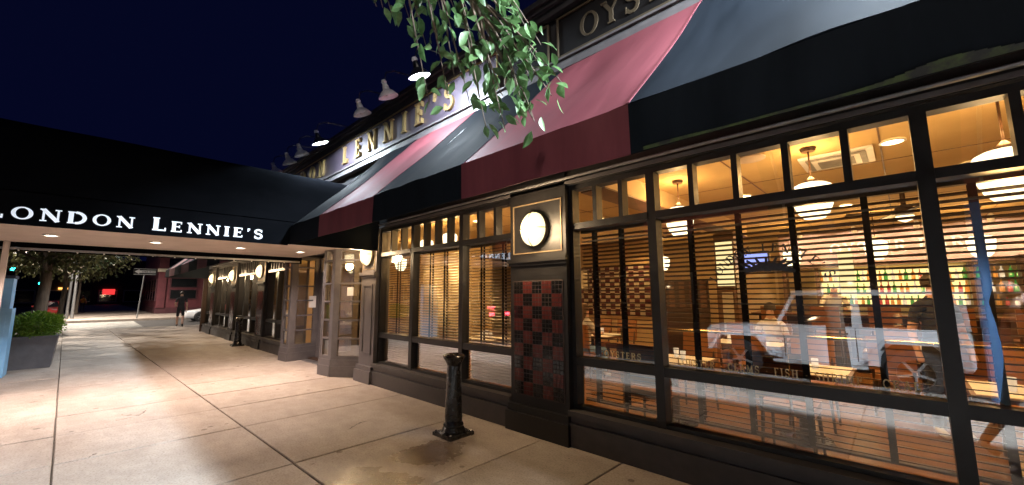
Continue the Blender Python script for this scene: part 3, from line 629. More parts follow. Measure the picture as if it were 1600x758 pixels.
o = al.build('algae_stain', 'algae', aw); o.location = off; o['label'] = 'green algae along the awning hem'
make_awning(-22.9, -11.05, 'awning', 'striped maroon awning beyond the entrance canopy', 4.1)

# ================================================================ ENTRANCE CANOPY
CX0, CX1, CYs, CZ, RZ, RX = -7.05, -11.02, -2.3, 2.41, 4.10, -9.035
c = tag(empty('entrance_canopy', (RX, 0.5, 2.41)), 'long black fabric entrance canopy with white lettered valance and downlights', 'canopy'); coff = -Vector(c.location)
def roofP(u, v, xs_, sgn):
    t0 = v; x = xs_ + (RX-xs_)*t0; z = 2.80 + (RZ-2.80)*(math.sin(t0*math.pi/2)**0.92) - 0.02*math.sin(math.pi*t0)
    y = CYs+(3.66-CYs)*u; z += 0.008*noise.noise(Vector((y*1.2, t0*3, sgn))) ; return Vector((x, y, z))+coff
for xs_, sgn in ((CX0, 1), (CX1, 2)):
    mb = MB(); mb.grid(lambda u, v: roofP(u, v, xs_, sgn), 24, 12, (0, 0, -0.012)); mb.build('roof_panel', 'canopy_black', c, True)
MB().box((CX0-0.012, CYs, CZ), (CX0, 2.12, 2.80)).build('valance_panel', 'canopy_black', c).location = coff
MB().box((CX0-0.012, 2.121, CZ+0.02), (CX0, 3.66, 2.80)).build('valance_panel', 'canopy_black', c).location = coff
MB().box((CX1, CYs, CZ), (CX1+0.012, 3.66, 2.80)).build('valance_panel', 'canopy_black', c).location = coff
gp_ = [(CX0, CZ), (CX1, CZ)] + [(CX1+(RX-CX1)*i/10, 2.80+(RZ-2.80)*(math.sin(i/10*math.pi/2)**0.92)-0.01) for i in range(11)] + [(CX0+(RX-CX0)*i/10, 2.80+(RZ-2.80)*(math.sin(i/10*math.pi/2)**0.92)-0.01) for i in range(9, -1, -1)]
MB().prism([(u, v) for u, v in gp_], CYs-0.012, CYs, 'y').build('gable_panel', 'canopy_black', c).location = coff
MB().box((CX1+0.02, CYs+0.01, 2.565), (CX0-0.02, 3.60, 2.59)).build('soffit', 'soffit', c).location = coff
for xx in (CX0-0.04, CX1+0.04): MB().box((xx-0.02, CYs+0.02, CZ+0.02), (xx+0.02, 3.6, CZ+0.06)).build('frame_rail', 'steel', c).location = coff
bulbs = MB()
for i in range(16):
    y = -2.0+i*0.35; bulbs.lathe([(0.001, -0.016), (0.014, -0.008), (0.014, 0.004), (0.006, 0.012)], 6, Matrix.Translation((CX1+0.03, y, CZ+0.015)))
bulbs.build('festoon_bulbs', 'sign_white', c).location = coff
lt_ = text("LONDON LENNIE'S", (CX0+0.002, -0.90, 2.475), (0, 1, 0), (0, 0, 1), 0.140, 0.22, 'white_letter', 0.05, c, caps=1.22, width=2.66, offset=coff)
for i, y in enumerate((-1.75, -0.52, 0.71, 1.98, 3.1)):
    for xx in (-9.45,):
        d = MB().lathe([(0.085, 0.0), (0.10, -0.012), (0.075, -0.016), (0.07, -0.004)], 20, Matrix.Translation((xx, y, 2.565))).build('downlight', 'sign_white', c); d.location = coff
        MB().lathe([(0.0685, -0.006), (0.001, -0.0105)], 16, Matrix.Translation((xx, y, 2.565)), cap=False).build('lens', 'downlight', d)
        light('downlight_lamp', 'SPOT', Vector((xx, y, 2.54))+coff, 135, (1.0, 0.77, 0.66), Vector((xx, y, 0))+coff, 0.06, 150, 0.6, c)
for xx in (CX1+0.12, CX0-0.12):
    yy = -1.08 if xx < -9 else -2.15
    p = MB().box((xx-0.035, yy-0.035, 0.012), (xx+0.035, yy+0.035, 2.56)).box((xx-0.08, yy-0.08, 0), (xx+0.08, yy+0.08, 0.012)).build('post', 'post_white', c); p.location = coff

# ================================================================ GOOSENECK LAMPS
def gooseneck(x, lit, label, power=0):
    g = tag(empty('gooseneck_lamp', (x, 3.66, 5.5)), label, 'lamp', 'gooseneck lamps over the sign')
    hy, hz = -0.61, -0.73
    MB().tube([(0, 0.05, -0.21), (0, -0.10, -0.20), (0, -0.34, -0.22), (0, -0.54, -0.25), (0, hy-0.06, -0.33), (0, hy-0.08, hz+0.26)], 0.010, 8).build('arm', 'enamel_dark', g, True)
    MB().lathe([(0.06, 0), (0.06, 0.03), (0.02, 0.05)], 12, Matrix.Translation((0, 0.06, -0.21)) @ Matrix.Rotation(R(90), 4, 'X')).build('wall_plate', 'enamel_dark', g, True)
    tl = Matrix.Translation((0, hy, hz)) @ Matrix.Rotation(R(22), 4, 'X')
    sh = MB().lathe([(0.16, 0.0), (0.155, 0.02), (0.10, 0.085), (0.055, 0.12), (0.05, 0.17)], 20, tl, cap=False).lathe([(0.05, 0.17), (0.04, 0.20), (0.025, 0.26)], 12, tl).build('shade', 'enamel_dark' if lit else 'enamel_white', g, True)
    MB().lathe([(0.158, -0.001), (0.15, 0.018), (0.095, 0.078), (0.045, 0.112)], 20, tl, cap=False).build('shade_lining', 'enamel_white', sh, True)
    MB().lathe([(0.038, 0.18), (0.045, 0.20), (0.03, 0.235)], 12, tl @ Matrix.Translation((0, 0, 0.04))).build('cap', 'enamel_white', g, True)
    MB().lathe([(0.001, 0.005), (0.03, 0.015), (0.042, 0.045), (0.03, 0.08), (0.02, 0.11)], 12, tl).build('bulb', 'bulb_cool' if lit else 'enamel_white', g, True)
    if lit:
        light('lamp_light', 'SPOT', (0, hy, hz+0.012), power, (0.78, 0.90, 1.0), (0, hy+0.50, hz-1), 0.11, 176, 0.10, g)
    return g
gooseneck(-4.80, True, 'brightly lit gooseneck lamp above letter S of the sign', 170)
gooseneck(-5.69, False, 'unlit gooseneck lamp next to the bright one by the branch')
gooseneck(-6.60, False, 'unlit gooseneck lamp above the sign letter I')
gooseneck(-8.51, True, 'lit gooseneck lamp over the first sign letter L', 200)
gooseneck(-9.57, False, 'unlit gooseneck lamp just left of the lit one over the canopy')
gooseneck(-10.38, False, 'unlit gooseneck lamp second from the left end above canopy')
gooseneck(-11.43, False, 'leftmost gooseneck lamp peeking over the canopy roof')
gooseneck(0.30, True, 'lit gooseneck lamp over the black awning stripe', 300)
gooseneck(1.9, True, 'added gooseneck lamp past the right edge lighting the off-road car', 2100)  # unseen lamp added to brighten the car mirrored in the glass
gooseneck(3.7, True, 'rightmost added gooseneck lamp out of view lighting the off-road car', 2600)  # another unseen lamp, added for more light on the mirrored car
gooseneck(-13.6, True, 'lit gooseneck lamp beyond the entrance canopy', 260)
gooseneck(-17.6, True, 'lit gooseneck lamp over the far striped awning', 260)
gooseneck(-21.6, True, 'lit gooseneck lamp at far end of the striped awning', 260)

# ================================================================ WALL LAMPS
def wall_lamp(x, label, pw):
    g = tag(empty('wall_lamp', (x, 3.70, 2.385)), label, 'wall lamp', 'round wall lamps on the pillars')
    Rx = Matrix.Rotation(R(90), 4, 'X')
    MB().lathe([(0.198, 0.0), (0.202, 0.025), (0.195, 0.05), (0.188, 0.055)], 28, Rx).build('backplate', 'gold_dull', g, True)
    MB().lathe([(0.187, 0.055), (0.182, 0.085), (0.15, 0.125), (0.09, 0.15), (0.001, 0.158)], 28, Rx, cap=False).build('globe', 'sconce_warm', g, True).scale = (1, 1, 1.1)
    cg = MB()
    for a in (0, 90):
        ca, sa = math.cos(R(a)), math.sin(R(a))
        cg.tube([(0.197*math.cos(R(t))*ca, -0.05-0.125*math.sin(R(t)), 0.212*math.cos(R(t))*sa) for t in range(0, 181, 15)], 0.006, 6)
    cg.build('guard', 'gold_dull', g, True)
    light('lamp_light', 'POINT', (0, -0.26, 0), pw*1.25, (1.0, 0.70, 0.40), None, 0.12, parent=g)
wall_lamp(-3.16, 'round caged wall lamp above the checkered tile pillar', 33)
wall_lamp(-7.43, 'round wall lamp on pillar right of the entrance', 30)
wall_lamp(-14.60, 'round wall lamp nearest the canopy on the far facade', 30)
wall_lamp(-18.20, 'round wall lamp middle of three on the far facade', 30)
wall_lamp(-21.90, 'round wall lamp farthest along the facade by the corner', 30)

# ================================================================ BLINDS
def blind(x0, x1, tapes, tilt, label, z0=0.42, z1=2.34, y=3.985, sm_='slat_wood'):
    bl = tag(empty('window_blind', ((x0+x1)/2, y, z0)), label, 'blind', 'wooden slat blinds in the restaurant windows')
    Lg = x1-x0; sm = MB().box((-Lg/2+0.006, -0.024, -0.0032), (Lg/2-0.006, 0.024, 0.0032)).mesh('slat', sm_)
    n = int((z1-z0-0.05)/0.044)
    for i in range(n):
        o = link('slat', sm, bl, (0, 0, 0.03+i*0.044)); o.rotation_euler = (R(tilt)+random.uniform(-0.06, 0.06), random.uniform(-0.0022, 0.0022), 0)
    MB().box((-Lg/2, -0.03, z1-z0-0.03), (Lg/2, 0.03, z1-z0+0.03)).build('head_rail', 'dark_wood', bl)
    MB().box((-Lg/2+0.006, -0.024, 0), (Lg/2-0.006, 0.024, 0.014)).build('bottom_rail', 'dark_wood', bl)
    for tx in tapes:
        tx -= (x0+x1)/2
        MB().box((tx-0.02, -0.029, 0.01), (tx+0.02, -0.0265, z1-z0-0.03)).box((tx-0.02, 0.0265, 0.01), (tx+0.02, 0.029, z1-z0-0.03)).build('tape', 'tape_black', bl)
blind(sA[0][0]-0.02, sA[0][1]+0.03, (-2.52, -2.18, -1.84), -9, 'open wood blind in narrow window right of the tiled pillar')
blind(sA[1][0]-0.03, sA[1][1]+0.03, (-1.44, -1.02, -0.62, -0.16), -9, 'open wood blind filling the widest window')
blind(sA[2][0]-0.03, sA[2][1]+0.03, (0.38, 1.0, 1.8), -9, 'open wood blind in window at right edge of the photo')
blind(sB[0][0]-0.02, sB[0][1]+0.03, (-6.8, -6.25), 20, 'tilted wood blind in window nearest the entrance', z0=0.87, sm_='slat_lit')
blind(sB[1][0]-0.03, sB[1][1]+0.03, (-5.75, -5.35, -4.95), 20, 'tilted wood blind in the middle window left of the tiled pillar', z0=0.87, sm_='slat_lit')
blind(sB[2][0]-0.03, sB[2][1]+0.03, (-4.45, -4.0), 18, 'tilted wood blind in window just left of the tiled pillar', z0=0.87, sm_='slat_lit')

for i, (xa, xb) in enumerate(sB):
    sh_ = tag(empty('cafe_shade', ((xa+xb)/2, 3.965, 0.40)), 'pale pleated shade in the low pane '+('nearest the entrance', 'behind the bollard', 'beside the tiled pillar')[i], 'shade', 'pale shades in the low panes'); w_ = (xb-xa)/2+0.02
    for k_ in range(12): MB().prism([(-0.012, 0.0), (0.012, 0.018), (-0.012, 0.036), (-0.010, 0.036), (0.014, 0.018), (-0.010, 0.0)], -w_, w_, 'x', Matrix.Translation((0, 0, k_*0.0375))).build('pleat', 'shade_fabric', sh_)
# ================================================================ DINING ROOM
IX0, IX1, IY0, IY1, FZ, CLZ = -23.4, 4.5, 4.02, 13.2, 0.05, 3.12
fl = MB().box((IX0, 3.99, -0.05), (IX1, IY1, FZ-0.01)).build('interior_floor', 'dark_wood'); struct(fl)
pm = {}
x = IX0
# floor boards: only where the windows look in
yy = 4.02
while yy < 10.4:
    for (xa, xb) in ((-8.0, -4.6), (-4.594, -1.2), (-1.194, 2.2), (2.206, 4.48)):
        MB().box((xa, yy+0.002, FZ-0.012), (xb, yy+0.168, FZ+random.uniform(-0.001, 0.001))).build('plank', 'floor_wood', fl)
    yy += 0.17
cl = MB().box((IX0, 3.99, CLZ), (IX1, IY1, CLZ+0.1)).build('interior_ceiling', 'ceiling_paint'); struct(cl)
iw = MB().box((IX0, IY1, 0), (IX1, IY1+0.1, CLZ)).build('interior_wall', 'plaster'); struct(iw)
struct(MB().box((IX0-0.1, 4.0, 0), (IX0, IY1, CLZ)).box((IX1, 4.0, 0), (IX1+0.08, IY1, CLZ)).build('interior_wall', 'plaster'))
struct(MB().box((-12.6, 4.35, 0), (-12.4, IY1, CLZ)).box((-12.4, 7.6, 0), (-8.2, 7.7, CLZ)).build('interior_wall', 'plaster'))
struct(MB().box((IX0, 9.0, 0), (-12.6, 9.1, CLZ)).build('interior_wall', 'maroon'))
# ceiling tile joints (thin battens), beams
for i in range(6): MB().box((-7.9, 4.9+i*1.35, CLZ-0.004), (4.4, 4.915+i*1.35, CLZ-0.0005)).build('ceiling_joint', 'brown_wood', cl)
for i in range(9): MB().box((-6.8+i*1.35, 4.02, CLZ-0.006), (-6.785+i*1.35, 13.1, CLZ-0.0025)).build('ceiling_joint', 'brown_wood', cl)
MB().box((-2.75, 4.1, 2.86), (-2.45, 10.2, CLZ)).build('beam', 'plaster', cl)
MB().box((-2.77, 4.1, 2.84), (-2.43, 10.2, 2.859)).build('beam', 'brown_wood', cl)
MB().box((-12, 8.2, 2.80), (-2.76, 8.5, CLZ)).build('beam', 'plaster', cl)
MB().box((-12, 8.18, 2.78), (-2.78, 8.52, 2.799)).build('beam', 'brown_wood', cl)
def vent(x, y, label):
    v = tag(MB().box((x-0.32, y-0.32, CLZ-0.03), (x+0.32, y+0.32, CLZ-0.006)).build('ceiling_vent', 'enamel_white'), label, 'vent')
    for k in range(3): MB().box((x-0.26+0.05*k, y-0.26+0.05*k, CLZ-0.045-0.006*k), (x+0.26-0.05*k, y+0.26-0.05*k, CLZ-0.033-0.006*k)).build('louvre', 'steel' if k % 2 == 0 else 'enamel_white', v)
vent(-0.42, 5.78, 'square air vent in the dining room ceiling')
tag(MB().lathe([(0.15, 0), (0.15, -0.015), (0.14, -0.02), (0.001, -0.022)], 24, Matrix.Translation((-1.12, 5.05, CLZ-0.004))).build('ceiling_speaker', 'soffit', None, True), 'round pale speaker disc in the dining room ceiling', 'speaker')
k = 0
for x, y, rl_ in ((-1.67, 7.0, 'left of the big pendant'), (0.72, 7.1, 'right of the thick mullion'), (-4.3, 7.0, 'behind the narrow window'), (0.05, 5.5, 'right of the air vent'), (2.6, 5.6, 'past the right edge'), (-6.2, 5.4, 'behind the tilted blinds'), (-5.0, 9.6, 'over the checkered screen'), (3.0, 8.8, 'toward the wine shelves'), (-0.6, 9.0, 'before the bar')):
    r_ = tag(MB().lathe([(0.10, 0), (0.105, -0.012), (0.085, -0.014)], 20, Matrix.Translation((x, y, CLZ-0.004)), cap=False).build('recessed_light', 'enamel_white'), 'small recessed dining room ceiling light '+rl_, 'ceiling light', 'recessed lights in the dining room ceiling')
    MB().lathe([(0.084, -0.012), (0.001, -0.013)], 16, Matrix.Translation((x, y, CLZ-0.004)), cap=False).build('lens', 'recess_warm', r_)
    light('recessed_lamp', 'SPOT', (x, y, CLZ-0.04), 60, (1.0, 0.565, 0.20), (x, y, 0), 0.07, 130, 0.5, r_)
def pendant(x, y, z, s, label, pw):
    p = tag(empty('pendant_lamp', (x, y, z)), label, 'pendant lamp', 'schoolhouse globe pendants')
    MB().lathe([(0.001, -0.19*s), (0.09*s, -0.185*s), (0.135*s, -0.13*s), (0.165*s, -0.05*s), (0.178*s, 0.05*s), (0.18*s, 0.12*s), (0.165*s, 0.155*s), (0.12*s, 0.18*s), (0.06*s, 0.195*s)], 20, None, cap=False).build('globe', 'globe_warm', p, True)
    MB().lathe([(0.065*s, 0.19*s), (0.06*s, 0.215*s), (0.03*s, 0.24*s), (0.012, 0.26*s)], 14).build('holder', 'dark_wood', p, True)
    MB().tube([(0, 0, 0.25*s), (0, 0, CLZ-z-0.02)], 0.009, 6).build('stem', 'dark_wood', p)
    MB().lathe([(0.06, CLZ-z-0.04), (0.075, CLZ-z-0.01), (0.03, CLZ-z-0.006)], 14).build('rose', 'dark_wood', p, True)
    light('pendant_light', 'POINT', (0, 0, -0.30*s), pw*1.0, (1.0, 0.565, 0.20), None, 0.1, parent=p)
    light('pendant_uplight', 'POINT', (0, 0, 0.34*s), pw*0.85, (1.0, 0.55, 0.185), None, 0.1, parent=p)
pendant(-0.60, 5.14, 2.55, 1.0, 'largest globe pendant behind centre of the widest window', 16)
pendant(-2.08, 5.39, 2.56, 1.0, 'globe pendant nearest the tiled pillar', 16)
pendant(0.63, 4.60, 2.45, 1.0, 'big globe pendant cut off by the right edge', 14)
pendant(-0.32, 10.3, 2.40, 0.98, 'far globe pendant over the bar right of centre', 16)
pendant(-1.72, 10.7, 2.36, 0.95, 'far globe pendant beside the television', 16)
pendant(1.05, 10.9, 2.40, 1.0, 'far globe pendant at right beside the wine shelves', 16)
pendant(-6.0, 4.55, 2.60, 0.75, 'globe pendant behind the middle window left of tiled pillar', 26)
pendant(-7.05, 4.75, 2.60, 0.75, 'globe pendant behind the window nearest the entrance', 26)
pendant(-4.6, 10.6, 2.40, 0.95, 'far globe pendant behind the narrow window', 14)
pendant(-15.4, 6.0, 2.3, 0.9, 'globe pendant inside the far facade windows', 12)
pendant(-19.5, 6.0, 2.3, 0.9, 'globe pendant inside the farthest windows', 12)
pendant(-10.0, 5.9, 2.45, 0.9, 'globe pendant inside the entrance lobby', 22)
# ceiling fan
fan = tag(empty('ceiling_fan', (0.1, 8.0, 2.74)), 'dark ceiling fan with four blades and a light bowl', 'ceiling fan')
MB().lathe([(0.03, CLZ-2.74), (0.03, 0.1), (0.10, 0.06), (0.11, -0.02), (0.06, -0.06)], 14).build('motor', 'dark_wood', fan, True)
MB().lathe([(0.10, -0.06), (0.09, -0.11), (0.001, -0.15)], 14, None, cap=False).build('light_bowl', 'globe_warm', fan, True)
for k in range(4):
    MB().box((0.12, -0.065, -0.006), (0.68, 0.065, 0.006), Matrix.Rotation(R(20+90*k), 4, 'Z') @ Matrix.Rotation(R(12), 4, 'X')).build('blade', 'dark_wood', fan)
# back bar
bb = tag(empty('back_bar', (0, 12.9, FZ)), 'long back bar with lit bottle shelves under a pale header', 'bar')
def part(name, m, a, b_, parent, root): o = MB().box(a, b_).build(name, m, parent); o.location = -Vector(root.location); return o
part('header', 'header_pink', (-2.3, 12.60, 2.30), (4.3, 12.95, 3.05), bb, bb)
part('header_moulding', 'brown_wood', (-2.3, 12.56, 2.22), (4.3, 12.95, 2.295), bb, bb); part('header_moulding', 'brown_wood', (-2.3, 12.57, 3.055), (4.3, 12.95, 3.11), bb, bb)
part('lit_back_panel', 'backbar_lit', (-1.55, 13.05, 1.30), (0.95, 13.08, 2.18), bb, bb)
for z in (1.28, 1.58, 1.88): part('shelf', 'dark_wood', (-2.3, 12.72, z-0.03), (4.3, 13.04, z), bb, bb)
part('cabinet', 'brown_wood', (-2.3, 12.66, 0.05), (4.3, 13.04, 1.0), bb, bb)
for xx in (-2.3, -1.60, 1.0, 2.6, 4.2): part('upright', 'brown_wood', (xx, 12.68, 1.001), (xx+0.08, 13.03, 2.215), bb, bb)
part('end_panel', 'lit_panel', (-1.1, 12.5, 1.55), (-0.82, 12.54, 2.6), bb, bb)
hl = text('OYSTER BAR', (-1.25, 12.595, 2.52), (1, 0, 0), (0, 0, 1), 0.26, 0.12, 'sign_white', 0.05, bb, offset=-Vector(bb.location))
bprof = [(0.036, 0), (0.038, 0.02), (0.038, 0.15), (0.03, 0.18), (0.013, 0.21), (0.013, 0.26), (0.016, 0.265), (0.016, 0.28)]
bms = {n: MB().lathe(bprof, 8).mesh('bottle', 'bottle_'+n, True) for n in ('green', 'amber', 'clear', 'red')}
for z in (1.281, 1.581, 1.881):
    x = -1.5
    while x < 2.5:
        n = random.choice(('amber', 'clear', 'amber', 'green', 'red') if x > -0.9 else ('green', 'clear', 'amber'))
        o = link('bottle', bms[n], None, (x, 12.86+random.uniform(-0.06, 0.06), z)); s = random.uniform(0.8, 1.0); o.scale = (s, s, s*random.uniform(0.9, 1.02))
        tag(o, {'green': 'green', 'amber': 'amber', 'clear': 'pale', 'red': 'red'}[n]+' bottle standing on the '+{1.281: 'bottom', 1.581: 'middle', 1.881: 'top'}[z]+' back bar shelf', 'bottle', {1.281: 'bottom', 1.581: 'middle', 1.881: 'top'}[z]+' shelf '+n+' bottles'); x += random.uniform(0.085, 0.13)
# track lights washing the header
tk = tag(empty('track_light', (0.2, 11.75, CLZ)), 'ceiling track with small white spotlights aimed at the bar header', 'track light')
MB().box((-2.3, -0.02, -0.03), (3.6, 0.02, -0.004)).build('track', 'sign_blk', tk)
for i in range(6):
    x_ = -1.9+i*1.0
    hd_ = MB().lathe([(0.03, 0.10), (0.045, 0.06), (0.05, -0.05), (0.046, -0.05), (0.03, 0.05)], 12, Matrix.Translation((x_, 0, -0.14)) @ Matrix.Rotation(R(40), 4, 'X')).build('spot_head', 'enamel_white', tk, True)
    MB().lathe([(0.044, -0.045), (0.001, -0.047)], 12, Matrix.Translation((x_, 0, -0.14)) @ Matrix.Rotation(R(40), 4, 'X'), cap=False).build('lens', 'recess_warm', hd_)
    light('track_spot', 'SPOT', (x_, 0.03, -0.20), 38, (1.0, 0.74, 0.50), (x_, 0.95, -0.75), 0.03, 100, 0.5, tk)
# bar counter
bc = tag(empty('bar_counter', (0.4, 11.0, FZ)), 'wooden bar counter with brass rail in front of the bottles', 'bar counter')
part('counter_top', 'brown_wood', (-2.6, 10.62, 1.10), (4.3, 11.25, 1.16), bc, bc); part('counter_front', 'dark_wood', (-2.5, 10.85, 0.05), (4.3, 11.1, 1.099), bc, bc)
for i in range(8): part('front_panel', 'brown_wood', (-2.4+i*0.83, 10.825, 0.25), (-1.72+i*0.83, 10.849, 1.0), bc, bc)
o = MB().tube([(-2.5, 10.72, 0.28), (4.3, 10.72, 0.28)], 0.025).build('foot_rail', 'brass', bc); o.location = -Vector(bc.location)
# wine shelf at right
ws = tag(empty('wine_shelf', (3.0, 12.5, FZ)), 'dark wine shelves at right beyond the blue post', 'shelf')
for z in (0.4, 0.9, 1.4, 1.9): part('shelf', 'dark_wood', (1.7, 12.2, z), (4.3, 12.55, z+0.04), ws, ws)
part('side', 'dark_wood', (1.62, 12.2, 0.05), (1.695, 12.56, 2.3), ws, ws)
# column with lit panel, television, cabinet
colm = tag(empty('lit_column', (-2.6, 9.0, FZ)), 'square column with glowing yellow panel behind the widest window', 'column')
part('shaft', 'brown_wood', (-2.80, 9.0, 0.05), (-2.42, 9.3, 2.83), colm, colm); part('lit_panel', 'lit_panel', (-2.77, 8.985, 1.75), (-2.45, 8.998, 2.70), colm, colm)
part('lower_panel', 'cream', (-2.70, 8.985, 0.75), (-2.50, 8.998, 1.62), colm, colm)
tv = tag(empty('television', (-2.35, 10.5, 2.1)), 'wall mounted television with a blue picture', 'television')
part('case', 'sign_blk', (-2.78, 10.5, 2.08), (-2.12, 10.56, 2.55), tv, tv); part('screen', 'screen', (-2.75, 10.494, 2.11), (-2.15, 10.499, 2.52), tv, tv); part('bracket', 'steel', (-2.5, 10.561, 2.2), (-2.4, 13.19, 2.3), tv, tv)
dv = tag(empty('booth_divider', (-3.8, 8.9, FZ)), 'dark wood booth divider with panelled top', 'divider')
part('panel', 'dark_wood', (-4.05, 8.9, 0.05), (-2.95, 8.98, 1.9), dv, dv)
for i in range(5): part('baluster', 'brown_wood', (-3.98+i*0.22, 8.89, 1.3), (-3.86+i*0.22, 8.899, 1.85), dv, dv)
# checkered wall panel far left behind narrow window
ck = tag(MB().box((-7.2, 10.40, 1.0), (-4.9, 10.44, 2.4)).build('checkered_screen', 'brown_wood'), 'screen of maroon and cream checks far behind the narrow window', 'screen')
cm_ = {n: MB().box((0, -0.012, 0), (0.145, 0, 0.145)).mesh('tile', n) for n in ('cream', 'maroon')}
for i in range(15):
    for j in range(9): link('tile', cm_['cream' if (i+j) % 2 else 'maroon'], ck, (-7.16+i*0.15, 10.398, 1.03+j*0.15))
struct(MB().box((-12.4, 10.45, 0), (-4.7, 10.55, CLZ)).build('interior_wall', 'plaster'))
pc = tag(MB().box((-5.95, 8.15, 1.7), (-5.35, 8.17, 2.2)).build('picture', 'dark_wood'), 'framed picture hanging over the diners at left', 'picture')
MB().box((-5.91, 8.143, 1.74), (-5.39, 8.149, 2.16)).build('canvas', 'cream', pc)
# brass rail behind the windows
rl = tag(MB().tube([(-2.66, 4.30, 1.22), (4.4, 4.30, 1.22)], 0.014).build('brass_rail', 'brass'), 'brass rail running just behind the near windows', 'rail')
for x in (-2.4, -0.8, 0.9, 2.6, 4.2): MB().tube([(x, 4.30, FZ), (x, 4.30, 1.21)], 0.012).build('rail_post', 'brass', rl)
# chairs and tables
def make_chair(high):
    c_ = empty('bar_stool' if high else 'dining_chair'); h_ = 0.74 if high else 0.46; w_ = 0.22
    MB().grid(lambda u, v: Vector((-w_+2*w_*u, -w_+2*w_*v, h_+0.05+0.02*math.sin(math.pi*u)*math.sin(math.pi*v))), 4, 4, (0, 0, -0.08)).build('seat', 'leather', c_, True)
    MB().grid(lambda u, v: Vector((-w_+2*w_*u, w_+0.02+0.06*v-0.03*math.sin(math.pi*u), h_+0.12+0.42*v)), 5, 4, (0, 0.05, 0)).build('backrest', 'leather', c_, True)
    for sx in (-1, 1):
        MB().tube([(sx*w_*0.86, -w_*0.86, h_-0.03), (sx*w_*0.95, -w_*0.98, 0)], [0.02, 0.014], 6).build('leg', 'dark_wood', c_)
        MB().tube([(sx*w_*0.86, w_+0.05, h_+0.3), (sx*w_*0.86, w_*0.9, h_-0.03), (sx*w_*0.95, w_*1.1, 0)], [0.014, 0.02, 0.014], 6).build('leg', 'dark_wood', c_)
    MB().tube([(-w_*0.9, -w_*0.92, h_*0.4), (w_*0.9, -w_*0.92, h_*0.4)], 0.011, 6).build('stretcher', 'dark_wood', c_)
    return c_
ch0 = make_chair(False); st0 = make_chair(True); used = {}
def put_chair(src, x, y, rz, label, group):
    o = src if src not in used.values() else copy_tree(src)
    if o is src: used[len(used)] = src
    o.location = (x, y, FZ); o.rotation_euler = (0, 0, R(rz)); tag(o, label, 'stool' if src is st0 else 'chair', group)
def make_table(x, y, w, d, label):
    t = tag(empty('dining_table', (x, y, FZ)), label, 'table', 'dining tables behind the windows')
    MB().box((-w/2, -d/2, 0.70), (w/2, d/2, 0.74)).build('table_top', 'brown_wood', t)
    MB().box((-w/2+0.03, -d/2+0.03, 0.741), (w/2-0.03, d/2-0.03, 0.746)).build('place_mats', 'white_cloth', t)
    MB().lathe([(0.25, 0), (0.24, 0.03), (0.05, 0.06), (0.045, 0.699)], 12).build('pedestal', 'iron_black', t, True)
tabs = [(-2.15, 5.1, 0.8, 0.8, 'small table behind the narrow window'), (-0.9, 5.4, 0.9, 0.8, 'table nearest the widest window at left'), (0.75, 5.3, 0.9, 0.8, 'table nearest the widest window at right'), (-2.0, 7.6, 1.2, 0.8, 'table beside the lit column'), (0.1, 7.9, 1.2, 0.8, 'table in the middle of the dining room'), (2.2, 7.2, 1.2, 0.8, 'table at right of the dining room'), (-4.7, 7.2, 1.2, 0.8, 'table of the seated diners at left'), (-5.8, 5.3, 0.9, 0.8, 'table behind the tilted blinds')]
for x, y, w_, d_, l in tabs:
    make_table(x, y, w_, d_, l)
    n = 2 if w_ > 1 else 1
    for i in range(n):
        xx = x + ((i-0.5)*0.6 if n == 2 else 0)
        put_chair(ch0, xx, y+d_/2+0.22, 0, 'brown leather chair on the far side of '+l, 'dining chairs at '+l)
        put_chair(ch0, xx, y-d_/2-0.22, 180, 'brown leather chair on the window side of '+l, 'dining chairs at '+l)
    # table settings
    for k in range(3):
        tag(MB().lathe([(0.028, 0), (0.034, 0.11), (0.032, 0.11), (0.026, 0.01)], 10, Matrix.Translation((x-0.2+k*0.17, y+random.uniform(-0.2, 0.2), FZ+0.747))).build('drinking_glass', 'bottle_clear', None, True), 'drinking glass on '+l, 'glass', 'glasses on '+l)
for i in range(7): put_chair(st0, -2.0+i*0.85, 10.15, 180, 'leather bar stool, '+('first', 'second', 'third', 'fourth', 'fifth', 'sixth', 'seventh')[i]+' from left along the bar counter', 'bar stools along the counter')

